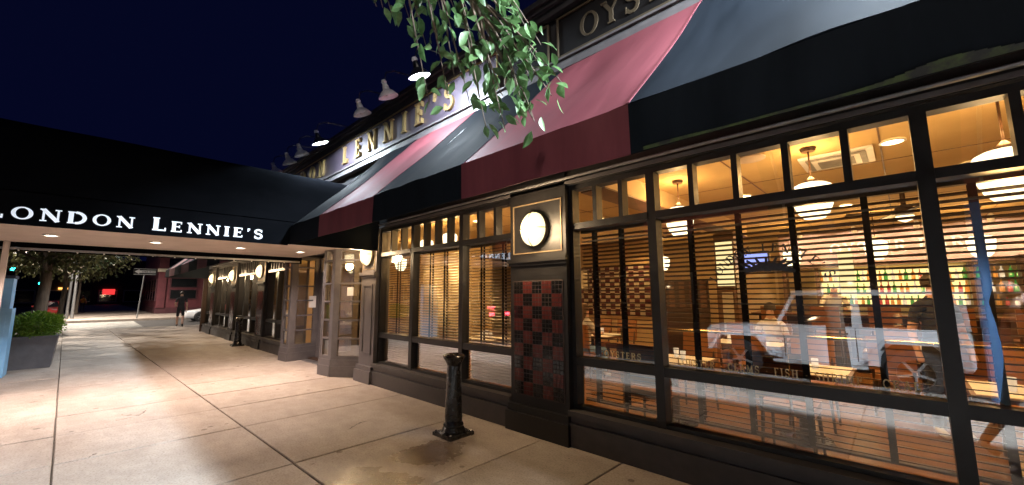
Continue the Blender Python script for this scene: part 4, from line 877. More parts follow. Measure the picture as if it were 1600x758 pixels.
# ================================================================ PEOPLE
def person(name, label, loc, rz, J, mats, group=None, fingers=False, hair=None, cap=None, hairlen=0.0, H=1.75):
    """J: joint overrides (metres, for a 1.75 m figure facing -Y). mats: top, bottom, shoe, sleeve('short'/'long'), legs('short'/'long')"""
    k = H/1.75
    J0 = dict(pelvis=(0, 0, 0.95), waist=(0, 0, 1.10), chest=(0, 0.01, 1.30), neckb=(0, 0.015, 1.46), neck=(0, 0.0, 1.53), headc=(0, -0.02, 1.63), headt=(0, -0.005, 1.715),
              shL=(0.17, 0.01, 1.41), shR=(-0.17, 0.01, 1.41), elL=(0.23, 0.03, 1.13), elR=(-0.23, 0.03, 1.13), wrL=(0.24, -0.06, 0.90), wrR=(-0.24, -0.06, 0.90), haL=(0.24, -0.09, 0.80), haR=(-0.24, -0.09, 0.80),
              hiL=(0.09, 0, 0.91), hiR=(-0.09, 0, 0.91), knL=(0.10, -0.02, 0.50), knR=(-0.10, -0.02, 0.50), anL=(0.10, 0.03, 0.085), anR=(-0.10, 0.03, 0.085), toL=(0.11, -0.13, 0.035), toR=(-0.11, -0.13, 0.035), nose=(0, -0.115, 1.625))
    J0.update(J); J0 = {a: Vector(v)*k for a, v in J0.items()}
    rad = dict(pelvis=0.135, waist=0.115, chest=0.135, neckb=0.075, neck=0.052, headc=0.088, headt=0.065, nose=0.014, sh=0.062, el=0.042, wr=0.030, ha=0.036, hi=0.095, kn=0.060, an=0.042, to=0.036)
    names = list(J0); idx = {n: i for i, n in enumerate(names)}
    ed = [('pelvis', 'waist'), ('waist', 'chest'), ('chest', 'neckb'), ('neckb', 'neck'), ('neck', 'headc'), ('headc', 'headt'), ('headc', 'nose')]
    for s in 'LR': ed += [('neckb', 'sh'+s), ('sh'+s, 'el'+s), ('el'+s, 'wr'+s), ('wr'+s, 'ha'+s), ('pelvis', 'hi'+s), ('hi'+s, 'kn'+s), ('kn'+s, 'an'+s), ('an'+s, 'to'+s)]
    V = [J0[n] for n in names]; Rr = [(rad.get(n) or rad[n[:2]])*k for n in names]; Ed = [(idx[a], idx[c]) for a, c in ed]
    if fingers:
        for s, sg in (('L', 1), ('R', -1)):
            wv, hv_ = J0['wr'+s], J0['ha'+s]; d = (hv_-wv).normalized(); sd = Vector((0, -1, 0)) - d*Vector((0, -1, 0)).dot(d)
            sd = sd.normalized() if sd.length > 0.1 else Vector((1, 0, 0)); nn = d.cross(sd)
            for q, ln in ((-0.03, 0.06), (-0.01, 0.078), (0.01, 0.075), (0.03, 0.065)):
                b0 = len(V); V += [hv_+d*0.03+sd*q, hv_+d*(0.03+ln*0.55)+sd*q+nn*sg*0.012, hv_+d*(0.03+ln*0.85)+sd*q+nn*sg*0.035]; Rr += [0.0095*k, 0.0088*k, 0.0078*k]
                Ed += [(idx['ha'+s], b0), (b0, b0+1), (b0+1, b0+2)]
            b0 = len(V); V += [wv+d*0.045+sd*0.045, wv+d*0.09+sd*0.065]; Rr += [0.012*k, 0.009*k]; Ed += [(idx['ha'+s], b0), (b0, b0+1)]
    me = bpy.data.meshes.new('body'); me.from_pydata([tuple(v) for v in V], Ed, [])
    tmp = bpy.data.objects.new('tmp_body', me); col.objects.link(tmp)
    sk = tmp.modifiers.new('s', 'SKIN'); sk.use_smooth_shade = True; ss = tmp.modifiers.new('ss', 'SUBSURF'); ss.levels = 2; ss.render_levels = 2
    for i, sv in enumerate(me.skin_vertices[0].data):
        r_ = Rr[i]; sv.radius = (r_, r_); sv.use_root = (i == idx['pelvis'])
    for n_, f_ in (('chest', (1.25, 0.86)), ('pelvis', (1.15, 0.9)), ('waist', (1.12, 0.85))): me.skin_vertices[0].data[idx[n_]].radius = (rad[n_]*f_[0]*k, rad[n_]*f_[1]*k)
    bpy.context.view_layer.update()
    ev = tmp.evaluated_get(bpy.context.evaluated_depsgraph_get()); fm = bpy.data.meshes.new_from_object(ev)
    bpy.data.objects.remove(tmp); fm.name = 'body'
    top, bot, shoe, sleeve, legs = mats
    fm.materials.clear()
    for m_ in ('skin', top, bot, shoe): fm.materials.append(M[m_])
    segs = [(J0[a], J0[c_], a, c_) for a, c_ in ed]
    for p in fm.polygons:
        ct = p.center; best = None
        for a, c_, na, nc in segs:
            ab = c_-a; t = max(0, min(1, (ct-a).dot(ab)/max(ab.length_squared, 1e-9))); dd = (ct-(a+ab*t)).length - ((rad.get(na) or rad[na[:2]]) + (rad.get(nc) or rad[nc[:2]]))*0.5*k*0.8
            if best is None or dd < best[0]: best = (dd, na, nc, t)
        _, na, nc, t = best; mi = 0
        if na in ('waist', 'chest') or (na == 'neckb' and nc.startswith('sh')): mi = 1
        elif na == 'pelvis': mi = 2 if (nc != 'waist' or t < 0.4) else 1
        elif na.startswith('hi'): mi = 2 if (legs == 'long' or t < 0.9) else 0
        elif na.startswith('kn'): mi = 2 if legs == 'long' else 0
        elif na.startswith('an'): mi = 3
        elif na.startswith('sh'): mi = 1 if (sleeve == 'long' or (sleeve == 'short' and t < 0.6)) else 0
        elif na.startswith('el'): mi = 1 if sleeve == 'long' else 0
        if na.startswith('kn') and t > 0.93: mi = 3
        p.material_index = mi; p.use_smooth = True
    o = link(name, fm, None, loc); o.rotation_euler = (0, 0, rz); tag(o, label, 'person', group)
    hc, ht = J0['headc'], J0['headt']; r_ = 0.092*k
    if hair:
        hm = MB(); cx = (hc+ht)/2 + Vector((0, 0.018, 0.012))*k
        prof = [(r_*1.02*math.cos(R(a)), r_*1.18*math.sin(R(a))) for a in (-18, 0, 20, 40, 60, 78)] + [(0.002, r_*1.19)]
        ax = (ht-hc).normalized(); rot = Vector((0, 0, 1)).rotation_difference(ax).to_matrix().to_4x4()
        hm.lathe(prof, 14, Matrix.Translation(cx) @ rot)
        if hairlen: hm.tube([hc+Vector((0, 0.06, 0.06))*k, hc+Vector((0, 0.09, -0.06))*k, hc+Vector((0, 0.10, -hairlen))*k], [0.075*k, 0.08*k, 0.04*k], 10)
        hm.build('hair', hair, o, True)
        if cap: MB().box((-0.07*k, -0.20*k, 0), (0.07*k, -0.05*k, 0.012), Matrix.Translation(hc+Vector((0, 0, 0.055))*k)).build('cap_brim', cap, o)
    eyes = MB()
    for sx in (-1, 1): eyes.lathe([(0.001, -0.008*k), (0.008*k, 0), (0.001, 0.008*k)], 8, Matrix.Translation(hc+Vector((sx*0.032, -0.083, 0.018))*k))
    eyes.build('eyes', 'sign_blk', o)
    return o
seat = dict(pelvis=(0, 0, 0.55), waist=(0, 0, 0.70), chest=(0, 0, 0.90), neckb=(0, 0.0, 1.06), neck=(0, -0.02, 1.13), headc=(0, -0.04, 1.23), headt=(0, -0.03, 1.315), nose=(0, -0.13, 1.225),
            shL=(0.17, 0, 1.01), shR=(-0.17, 0, 1.01), elL=(0.23, -0.08, 0.78), elR=(-0.23, -0.08, 0.78), wrL=(0.14, -0.30, 0.82), wrR=(-0.14, -0.30, 0.82), haL=(0.11, -0.37, 0.83), haR=(-0.11, -0.37, 0.83),
            hiL=(0.09, -0.03, 0.53), hiR=(-0.09, -0.03, 0.53), knL=(0.11, -0.42, 0.52), knR=(-0.11, -0.42, 0.52), anL=(0.11, -0.40, 0.09), anR=(-0.11, -0.40, 0.09), toL=(0.12, -0.55, 0.035), toR=(-0.12, -0.55, 0.035))
lean = dict(waist=(0, -0.04, 1.09), chest=(0, -0.16, 1.26), neckb=(0, -0.25, 1.39), neck=(0, -0.30, 1.45), headc=(0, -0.36, 1.53), headt=(0, -0.37, 1.615), nose=(0, -0.46, 1.51), shL=(0.17, -0.22, 1.36), shR=(-0.17, -0.22, 1.36),
            elL=(0.26, -0.36, 1.15), elR=(-0.26, -0.36, 1.15), wrL=(0.14, -0.52, 1.14), wrR=(-0.14, -0.52, 1.14), haL=(0.08, -0.58, 1.15), haR=(-0.08, -0.58, 1.15))
stride = dict(hiL=(0.09, 0, 0.91), knL=(0.10, -0.16, 0.51), anL=(0.10, -0.17, 0.09), toL=(0.11, -0.32, 0.04), knR=(-0.10, 0.10, 0.51), anR=(-0.10, 0.32, 0.13), toR=(-0.11, 0.20, 0.035))
person('person', 'man in black shirt, shorts and cap standing at the corner', (-28.2, 3.42, 0), R(-95), dict(stride, wrL=(0.2, -0.22, 1.02), haL=(0.16, -0.28, 1.05)), ('cloth_black', 'cloth_black', 'cloth_black', 'short', 'short'), hair='hair_dark', cap='cloth_black', H=1.86)
person('person', 'person in a yellow top far down the street', (-66, -0.6, 0), R(-90), stride, ('cloth_yellow', 'cloth_navy', 'cloth_black', 'short', 'long'), hair='hair_dark')
person('person', 'bald bartender in white shirt leaning over the counter', (-1.25, 11.75, FZ), R(20), lean, ('cloth_white', 'cloth_black', 'cloth_black', 'long', 'long'), H=1.82)
person('person', 'diner in dark top seated at the left table behind narrow window', (-4.95, 6.42, FZ), R(180), seat, ('cloth_navy', 'cloth_black', 'cloth_black', 'short', 'long'), hair='hair_dark')
person('person', 'diner in white top seated at the left table behind narrow window', (-4.35, 6.42, FZ), R(170), seat, ('cloth_white', 'denim', 'shoe_white', 'short', 'long'), hair='hair_brown', hairlen=0.2)
person('person', 'diner in white seated beside the lit column', (-1.72, 8.24, FZ), R(5), seat, ('cloth_white', 'cloth_navy', 'cloth_black', 'short', 'long'), hair='hair_dark')
person('person', 'diner in dark clothes seated across the middle table', (0.40, 8.52, FZ), R(0), seat, ('cloth_black', 'cloth_navy', 'cloth_black', 'long', 'long'), hair='hair_brown', hairlen=0.25)
person('person', 'person in black cap and dark clothes standing behind the right mullion', (0.22, 6.5, FZ), R(30), {}, ('cloth_black', 'cloth_black', 'shoe_white', 'short', 'long'), hair='hair_dark', cap='cloth_black', H=1.72)
phone_pose = dict(stride, elR=(-0.28, -0.06, 1.20), wrR=(-0.20, -0.26, 1.34), haR=(-0.15, -0.33, 1.39), elL=(0.26, 0.08, 1.14), wrL=(0.27, -0.06, 0.95), haL=(0.27, -0.10, 0.87))
person('person', 'woman in pink top and denim shorts mirrored in the right window', (0.72, 1.55, 0), R(80), phone_pose, ('cloth_pink', 'denim', 'shoe_white', 'none', 'short'), hair='hair_brown', hairlen=0.30, fingers=True, H=1.66)
person('person', 'second woman in pink top and shorts walking behind the first', (1.25, 1.75, 0), R(95), stride, ('cloth_pink', 'denim', 'shoe_white', 'none', 'short'), hair='hair_dark', hairlen=0.34, fingers=True, H=1.70)

# ================================================================ BOLLARDS, PLANTER, CABINET
def bollard(x, y, label):
    g = tag(empty('bollard', (x, y, 0)), label, 'bollard', 'black cast iron bollards by the wall')
    MB().box((-0.17, -0.17, 0), (0.17, 0.17, 0.035)).build('base_plate', 'iron_black', g)
    for sx in (-1, 1):
        for sy in (-1, 1): MB().lathe([(0.016, 0.035), (0.016, 0.05), (0.008, 0.056)], 6, Matrix.Translation((sx*0.14, sy*0.14, 0))).build('bolt', 'iron_black', g)
    MB().lathe([(0.135, 0.035), (0.14, 0.055), (0.125, 0.085), (0.115, 0.10), (0.12, 0.115), (0.115, 0.13), (0.098, 0.15), (0.094, 0.17)], 28).build('foot_ring', 'iron_black', g, True)
    MB().lathe([(0.102, 0.165), (0.097, 0.35), (0.082, 0.76), (0.080, 0.79)], 28).build('shaft', 'iron_black', g, True)
    MB().lathe([(0.080, 0.775), (0.086, 0.80), (0.105, 0.835), (0.128, 0.865), (0.132, 0.88), (0.125, 0.893), (0.095, 0.912), (0.065, 0.914), (0.055, 0.895), (0.045, 0.85)], 28).build('capital', 'iron_black', g, True)
bollard(-3.91, 3.05, 'black cast iron bollard beside the wet patch and tiled pillar')
bollard(-15.85, 3.45, 'black cast iron bollard beyond the entrance canopy')
pl = tag(empty('planter', (-14.72, -0.86, 0)), 'square dark grey planter with clipped green shrub on the sidewalk', 'planter')
w0, w1, hh = 0.33, 0.40, 0.70
vs = [(sx*a, sy*a, z) for a, z in ((w0, 0), (w1, hh), (w1+0.015, hh), (w1+0.015, hh+0.03), (w1-0.03, hh+0.03), (w1-0.04, hh-0.06)) for sx, sy in ((-1, -1), (1, -1), (1, 1), (-1, 1))]
fs = [(3, 2, 1, 0)] + [(4*r_+k_, 4*r_+(k_+1) % 4, 4*r_+4+(k_+1) % 4, 4*r_+4+k_) for r_ in range(5) for k_ in range(4)]
MB().add(vs, fs).build('pot', 'planter', pl)
MB().box((-w1+0.04, -w1+0.04, hh-0.05), (w1-0.04, w1-0.04, hh-0.01)).build('soil', 'soil', pl)
def leafcloud(n, center, radii, size, fold=0.25, shell=0.55, seed=1, nscale=2.2, droop=0.0, gaps=0.0):
    rnd = random.Random(seed); mb = MB(); c0 = Vector(center); cnt = 0
    while cnt < n:
        v = Vector((rnd.gauss(0, 1), rnd.gauss(0, 1), rnd.gauss(0, 1))).normalized(); rr = shell+(1-shell)*rnd.random()
        lump = 1 + 0.22*noise.noise(v*nscale+Vector((seed, 0, 0)))
        p = c0 + Vector((v.x*radii[0], v.y*radii[1], v.z*radii[2]))*rr*lump
        if gaps and noise.noise(p*1.4+Vector((seed*3.1, 0, 0))) < gaps: 
            if rnd.random() < 0.9: cnt += 0.2; continue
        d = (v + Vector((rnd.gauss(0, .6), rnd.gauss(0, .6), rnd.gauss(0, .6)-droop))).normalized(); s_ = d.orthogonal().normalized(); s_.rotate(Matrix.Rotation(rnd.random()*6.28, 3, d)); nn = d.cross(s_)
        L_ = size*rnd.uniform(0.7, 1.3); wd = L_*0.27
        mb.add([p, p+d*L_*0.45+s_*wd+nn*wd*fold, p+d*L_, p+d*L_*0.45-s_*wd+nn*wd*fold], [(0, 1, 2), (0, 2, 3)]); cnt += 1
    return mb
leafcloud(5200, (0.10, 0.02, 0.97), (0.46, 0.47, 0.30), 0.055, shell=0.45, seed=3).build('shrub', 'leaf_shrub', pl)['kind'] = 'stuff'
st = MB()
for k in range(9):
    a = k*0.7; st.tube([(0.05*math.cos(a), 0.05*math.sin(a), 0.66), (0.2*math.cos(a), 0.2*math.sin(a), 0.85), (0.3*math.cos(a), 0.3*math.sin(a), 1.05)], [0.012, 0.009, 0.004], 5)
st.build('stems', 'twig', pl)
cb = tag(empty('street_cabinet', (-13.55, -1.45, 0)), 'tall light blue street cabinet at left edge beside the planter', 'cabinet')
MB().box((-0.3, -0.35, 0), (0.3, 0.34, 1.38)).build('lower_case', 'blue_paint', cb); MB().box((-0.27, -0.32, 1.381), (0.27, 0.30, 2.0)).build('upper_case', 'blue_paint', cb)
MB().box((-0.29, -0.34, 2.001), (0.29, 0.32, 2.06)).build('cap', 'cloth_navy', cb); MB().box((0.301, -0.28, 0.2), (0.312, 0.27, 1.25)).build('door', 'blue_paint', cb)

# ================================================================ TREE OVERHANGING THE AWNING (trunk behind the camera)
tree = tag(empty('overhanging_tree', (-0.9, -1.25, 0)), 'leafy branch of a kerbside tree hanging down in front of the sign', 'tree'); toff = -Vector(tree.location)
MB().tube([Vector(p)+toff for p in ((-0.9, -1.25, 0), (-0.92, -1.22, 1.2), (-0.88, -1.15, 2.6), (-0.95, -1.0, 4.2), (-1.0, -0.9, 6.0))], [0.16, 0.13, 0.12, 0.10, 0.05], 10).build('trunk', 'bark', tree, True)
limbs = MB(); stem_pts = []
def bez(pts, n):
    out = []
    for i in range(n+1):
        t = i/n; q = [Vector(p) for p in pts]
        while len(q) > 1: q = [q[j].lerp(q[j+1], t) for j in range(len(q)-1)]
        out.append(q[0])
    return out
main = bez([(-0.93, -1.1, 3.6), (-1.5, -0.2, 5.0), (-2.1, 1.0, 4.6), (-1.85, 1.55, 3.5), (-1.60, 1.85, 2.72)], 26)
limbs.tube([p+toff for p in main], [0.05*(1-i/27)+0.004 for i in range(27)], 7)
def T4(px, py, dep):     # helper only to size the spray: point on a sight line, at its own depth
    d = fwd + r2*((px-800)/630.16) - u2*((py-379)/630.16); return Vector((0, 0, CAMH)) + d*dep
rnd = random.Random(11)
sub = []
tips = [(588, 10, 2.75, 8), (598, 12, 2.74, 9), (612, 22, 2.74, 9), (622, 6, 2.72, 10), (652, 12, 2.7, 11), (660, 40, 2.66, 11), (640, 30, 2.7, 9), (665, 70, 2.62, 12), (690, 95, 2.65, 13), (700, 150, 2.6, 14), (672, 165, 2.62, 14), (735, 165, 2.6, 16), (760, 200, 2.55, 19), (790, 205, 2.5, 21), (835, 190, 2.52, 23), (862, 150, 2.5, 21), (878, 130, 2.5, 20), (850, 110, 2.55, 18), (845, 70, 2.6, 17), (820, 40, 2.65, 16), (800, 20, 2.7, 15), (720, 40, 2.65, 14), (745, 110, 2.55, 18), (710, 120, 2.6, 16), (812, 150, 2.5, 21), (770, 60, 2.62, 15), (690, 20, 2.7, 12), (680, 45, 2.66, 12), (730, 15, 2.7, 13), (765, 20, 2.66, 14), (800, 80, 2.58, 18), (825, 115, 2.52, 20), (785, 150, 2.52, 20)]
for px, py, dep, mi in tips:
    tip = T4(px, py, dep); a = main[min(mi, 25)]; mid = a.lerp(tip, 0.5) + Vector((rnd.uniform(-.05, .05), rnd.uniform(-.05, .05), 0.09))
    pts = bez([a, mid, tip], 8); limbs.tube([p+toff for p in pts], [0.010*(1-i/9)+0.0018 for i in range(9)], 5); sub.append(pts)
limbs.build('limb', 'twig', tree, True)
lv = MB()
rws = [(0, 0.0, 0), (0.18, 0.16, 0.02), (0.42, 0.265, 0.02), (0.68, 0.20, -0.02), (1.0, 0.0, -0.10)]
vs = []
for x_, w_, z_ in rws: vs += [(x_, -w_, z_+0.05*(w_ > 0)), (x_, 0, z_), (x_, w_, z_+0.05*(w_ > 0))]
lv.add(vs, [(3*r_+k_, 3*r_+k_+1, 3*r_+4+k_, 3*r_+3+k_) for r_ in range(4) for k_ in range(2)])
leafme = lv.mesh('leaf', 'leaf', True)
extra = MB(); nleaf = 0
cands = []
for pts in sub:
    for i in range(3, 9):
        for q in range(3 if i > 4 else 2):
            p = pts[i].lerp(pts[max(i-1, 0)], rnd.random()) + Vector((rnd.gauss(0, .03), rnd.gauss(0, .03), rnd.gauss(0, .03))); cands.append((p, (pts[i]-pts[i-1]).normalized()))
rnd.shuffle(cands)
for p, dr in cands:
    d = (dr*0.7 + Vector((rnd.gauss(0, .6), rnd.gauss(0, .6), rnd.gauss(-0.30, .45)))).normalized(); s_ = d.cross(Vector((rnd.gauss(0, .5), rnd.gauss(0, .5), 1))).normalized(); nn = s_.cross(d)
    L_ = rnd.uniform(0.075, 0.13)
    mtx = Matrix(((d.x*L_, s_.x*L_, nn.x*L_, p.x+toff.x), (d.y*L_, s_.y*L_, nn.y*L_, p.y+toff.y), (d.z*L_, s_.z*L_, nn.z*L_, p.z+toff.z), (0, 0, 0, 1)))
    if nleaf < 300:
        o = link('leaf', leafme, tree); o.matrix_local = mtx; nleaf += 1
    else: extra.add([mtx @ Vector(v) for v in vs], lv.f)
extra.build('leaf_spray', 'leaf', tree)['kind'] = 'stuff'
leafcloud(3000, Vector((-0.9, -1.7, 6.2))+toff, (2.6, 1.9, 1.4), 0.11, seed=5, shell=0.2, droop=0.5).build('crown', 'leaf', tree)['kind'] = 'stuff'

# ================================================================ STREET BEYOND
def street_tree(x, y, label, h, cr, n, seed):
    t = tag(empty('street_tree', (x, y, 0)), label, 'tree')
    tr_ = 1.0 if x > -25 else 0.6
    MB().tube([(0, 0, 0), (0.03, 0, 1.2), (0.0, 0.05, 2.2), (0.06, 0.0, h-cr[2]*0.4), (0.1, 0, h)], [v_*tr_ for v_ in (0.22, 0.17, 0.15, 0.11, 0.04)], 10).build('trunk', 'bark', t, True)
    lm = MB(); rn = random.Random(seed)
    for k_ in range(9):
        a = k_*2.4; lm.tube([(0.02, 0, h-cr[2]*1.0+0.15*k_), (0.5*cr[0]*math.cos(a), 0.5*cr[1]*math.sin(a), h-cr[2]*0.5+0.12*k_), (0.9*cr[0]*math.cos(a), 0.9*cr[1]*math.sin(a), h-cr[2]*0.45+0.1*k_)], [0.07, 0.04, 0.012], 6)
    lm.build('limbs', 'bark', t, True)
    leafcloud(n, (0, 0, h), cr, 0.17, seed=seed, shell=0.3, droop=0.4, gaps=-0.12).build('crown', 'leaf_street', t)['kind'] = 'stuff'
street_tree(-22.5, -1.25, 'street tree with thick trunk rising behind the planter', 4.2, (3.0, 2.4, 1.7), 7000, 21)
street_tree(-30.3, -1.0, 'leafy street tree with pale flecked crown by the crosswalk', 4.5, (3.4, 2.9, 2.0), 9000, 33)
street_tree(-58.0, -0.9, 'dark street tree in front of the maroon corner building', 5.2, (3.0, 2.6, 2.2), 2600, 44)
def box_parts(root, items):
    for nm, m, a, b_ in items: MB().box(a, b_).build(nm, m, root)
# maroon corner building (face towards us at x=-52)
mb_ = tag(empty('corner_building', (-52.2, 9.0, 0)), 'maroon corner building with cream notice panel across the side street', 'building')
box_parts(mb_, [('wall', 'maroon', (-16, -4.6, 0), (0, 12, 11)), ('base', 'maroon_dark', (-16, -4.66, 0), (0.06, 12, 0.55)), ('cornice', 'cream', (-0.2, -4.72, 4.05), (0.22, 12, 4.35)), ('band', 'maroon_dark', (-0.1, -4.68, 5.6), (0.10, 12, 5.9)),
    ('pilaster', 'maroon', (0, -4.62, 0.55), (0.14, -4.0, 4.04)), ('pilaster', 'maroon', (0, -1.2, 0.55), (0.16, 0.0, 4.04)), ('pilaster', 'maroon', (0, 2.2, 0.55), (0.14, 2.8, 4.04)),
    ('transom', 'car_glass', (0.001, -3.9, 4.5), (0.05, -1.3, 5.4)), ('transom', 'car_glass', (0.001, 0.2, 4.5), (0.05, 2.1, 5.4))])
for j, (z0, z1) in enumerate(((2.5, 3.5), (1.35, 2.35))):
    f = MB().box((0.001, -3.7, z0), (0.06, -1.5, z1)).build('window', 'maroon_dark', mb_); MB().box((0.061, -3.6, z0+0.08), (0.07, -1.6, z1-0.08)).build('pane', 'car_glass', f)
nb = MB().box((0.161, -0.05, 0.8), (0.22, 1.75, 3.9)).build('notice_panel', 'cream', mb_)
MB().box((0.221, 0.35, 1.9), (0.25, 1.35, 3.1)).build('notice_frame', 'brown_wood', nb); MB().box((0.251, 0.5, 2.05), (0.262, 1.2, 2.95)).build('notice_sheet', 'cream', nb); MB().box((0.221, -0.03, 1.75), (0.245, 1.7, 1.85)).build('notice_bar', 'brown_wood', nb)
sf = MB().box((0.001, 3.2, 0.5), (0.05, 8.6, 3.9)).build('shop_window', 'car_glass', mb_); 
arcm = MB()
pts = [(0.07, 4.6+1.0*math.cos(R(a)), 1.55+0.55*math.sin(R(a))) for a in range(20, 161, 14)]
for (a, b_) in zip(pts, pts[1:]): arcm.tube([a, b_], 0.10, 5)
arcm.box((0.06, 4.3, 1.62), (0.09, 5.0, 1.76)); arcm.build('arched_sign', 'sign_white', sf)
MB().lathe([(0.001, -0.2), (0.18, -0.1), (0.22, 0.05), (0.1, 0.2)], 12, Matrix.Translation((0.8, 3.4, 2.75)), cap=False).build('door_lamp', 'amber_lamp', mb_, True)
for k_ in range(6):
    f = MB().box((-15+k_*2.5, -4.68, 1.2), (-13.4+k_*2.5, -4.61, 3.4)).build('window', 'maroon_dark', mb_); MB().box((-14.9+k_*2.5, -4.70, 1.3), (-13.5+k_*2.5, -4.685, 3.3)).build('pane', 'car_glass', f)
# row of far buildings down the street
fbx = -70
for i, (y0, y1, h_, lab_) in enumerate(((-30, -17, 9, 'dark brick block with a lit shop sign down the street'), (-44, -31, 12, 'tall dark brick block across the street at far left'))):
    fb = tag(empty('brick_block', (-78-6*i, (y0+y1)/2, 0)), lab_, 'building'); w_ = (y1-y0)/2
    MB().box((-10, -w_, 0), (0, w_, h_)).build('wall', 'far_brick', fb)
    for r_ in range(2, int(h_/3)):
        for q in range(5):
            f = MB().box((0.001, -w_+0.9+q*2.4, r_*3+0.2), (0.06, -w_+2.1+q*2.4, r_*3+2.0)).build('window', 'cream', fb); MB().box((0.061, -w_+1.0+q*2.4, r_*3+0.3), (0.07, -w_+2.0+q*2.4, r_*3+1.9)).build('pane', 'car_glass', f)
    MB().box((0.001, -w_+0.5, 0.4), (0.05, w_-0.5, 2.9)).build('shop_window', 'car_glass', fb)
    MB().box((-10.2, -w_-0.1, h_), (0.2, w_+0.1, h_+0.4)).build('parapet', 'far_brick', fb)
    if i == 0:
        sg = MB().box((0.05, w_-6.0, 3.0), (0.25, w_-0.4, 4.6)).build('shop_sign', 'cloth_navy', fb)
        MB().box((0.251, w_-5.8, 3.1), (0.30, w_-0.6, 3.7)).build('lit_band', 'shop_lit', sg); MB().box((0.251, w_-4.2, 3.9), (0.30, w_-1.8, 4.5)).build('lit_band', 'shop_lit', sg)
ft = tag(empty('street_end_block', (-128, -2, 0)), 'dark row of shops closing the far end of the street', 'building')
MB().box((-10, -26, 0), (0, 22, 10)).build('wall', 'far_brick', ft)
for q in range(12):
    f = MB().box((0.001, -25+q*4, 0.5), (0.08, -22+q*4, 3.2)).build('shop_window', 'cream' if q % 3 else 'brown_wood', ft); MB().box((0.081, -24.8+q*4, 0.7), (0.1, -22.2+q*4, 3.0)).build('pane', 'car_glass', f)
MB().box((0.101, 3.6, 2.2), (0.3, 5.6, 3.4)).build('red_sign', 'neon_red', ft); MB().box((0.101, -3.0, 3.3), (0.3, -1.6, 3.7)).build('amber_sign', 'amber_lamp', ft)
op = tag(empty('opposite_terrace', (-30, -16, 0)), 'brick terrace across the street behind the camera', 'building')
MB().box((-40, -8, 0), (45, 0, 8)).build('wall', 'far_brick', op)
for q in range(20):
    f = MB().box((-38+q*4.1, 0.001, 1.0), (-36+q*4.1, 0.06, 2.8)).build('window', 'cream', op); MB().box((-37.9+q*4.1, 0.061, 1.1), (-36.1+q*4.1, 0.07, 2.7)).build('pane', 'car_glass', f)
# one-way sign
ow = tag(empty('one_way_sign', (-42.3, 2.55, 0)), 'white one way arrow sign on a thin leaning post', 'sign')
MB().tube([(0, 0, 0), (0, 0.18, 3.8)], 0.04, 8).build('post', 'galv', ow)
sg = MB().box((0.05, -0.48, 3.30), (0.07, 0.85, 3.80)).build('sign_plate', 'sign_blk', ow)
MB().prism([(-0.42, 3.55), (-0.15, 3.74), (-0.15, 3.65), (0.80, 3.65), (0.80, 3.45), (-0.15, 3.45), (-0.15, 3.36)], 0.071, 0.082, 'x').build('arrow', 'sign_white', sg)
MB().box((0.071, -0.46, 3.755), (0.08, 0.83, 3.785)).box((0.071, -0.46, 3.315), (0.08, 0.83, 3.345)).build('border', 'sign_white', sg)
tt = text('ONE WAY', (0.083, 0.02, 3.49), (0, 1, 0), (0, 0, 1), 0.12, 0.12, 'sign_blk', 0.03, sg)
# traffic lights and street name blade
def traffic(x, y, z, arm, label):
    t = tag(empty('traffic_light', (x, y, 0)), label, 'traffic light')
    MB().tube([(-0.2, arm, 0), (-0.2, arm, z+1.0), (-0.2, arm-0.2, z+1.25), (-0.2, -0.3, z+1.3)], [0.09, 0.07, 0.06, 0.05], 10).build('pole', 'galv', t, True)
    MB().tube([(-0.1, 0, z+0.8), (-0.2, 0, z+1.3)], 0.03, 6).build('hanger', 'galv', t)
    MB().box((-0.12, -0.17, z-0.2), (0.12, 0.17, z+0.85)).build('housing', 'sign_blk', t)
    for k_ in range(3):
        MB().lathe([(0.12, 0), (0.10, 0.025), (0.001, 0.035)], 16, Matrix.Translation((0.121, 0, z+0.30*k_)) @ Matrix.Rotation(R(90), 4, 'Y'), cap=False).build('lens', 'signal_green' if k_ == 0 else 'sign_blk', t, True)
        MB().lathe([(0.13, 0), (0.13, 0.16)], 12, Matrix.Translation((0.121, 0, z+0.30*k_)) @ Matrix.Rotation(R(90), 4, 'Y'), cap=False).build('visor', 'sign_blk', t)
traffic(-44.5, -3.95, 3.6, 2.8, 'green traffic light at far left beside the street tree')
traffic(-66.0, -3.9, 3.1, 2.6, 'green traffic light farther off above the red car')
sn = tag(MB().box((-27.8, -1.55, 3.62), (-27.7, -0.75, 3.82)).build('street_name_sign', 'sign_white'), 'small street name sign among the leaves under the canopy', 'sign')
MB().tube([(-27.75, -1.6, 0), (-27.75, -1.6, 4.0)], 0.035, 8).build('post', 'galv', sn)

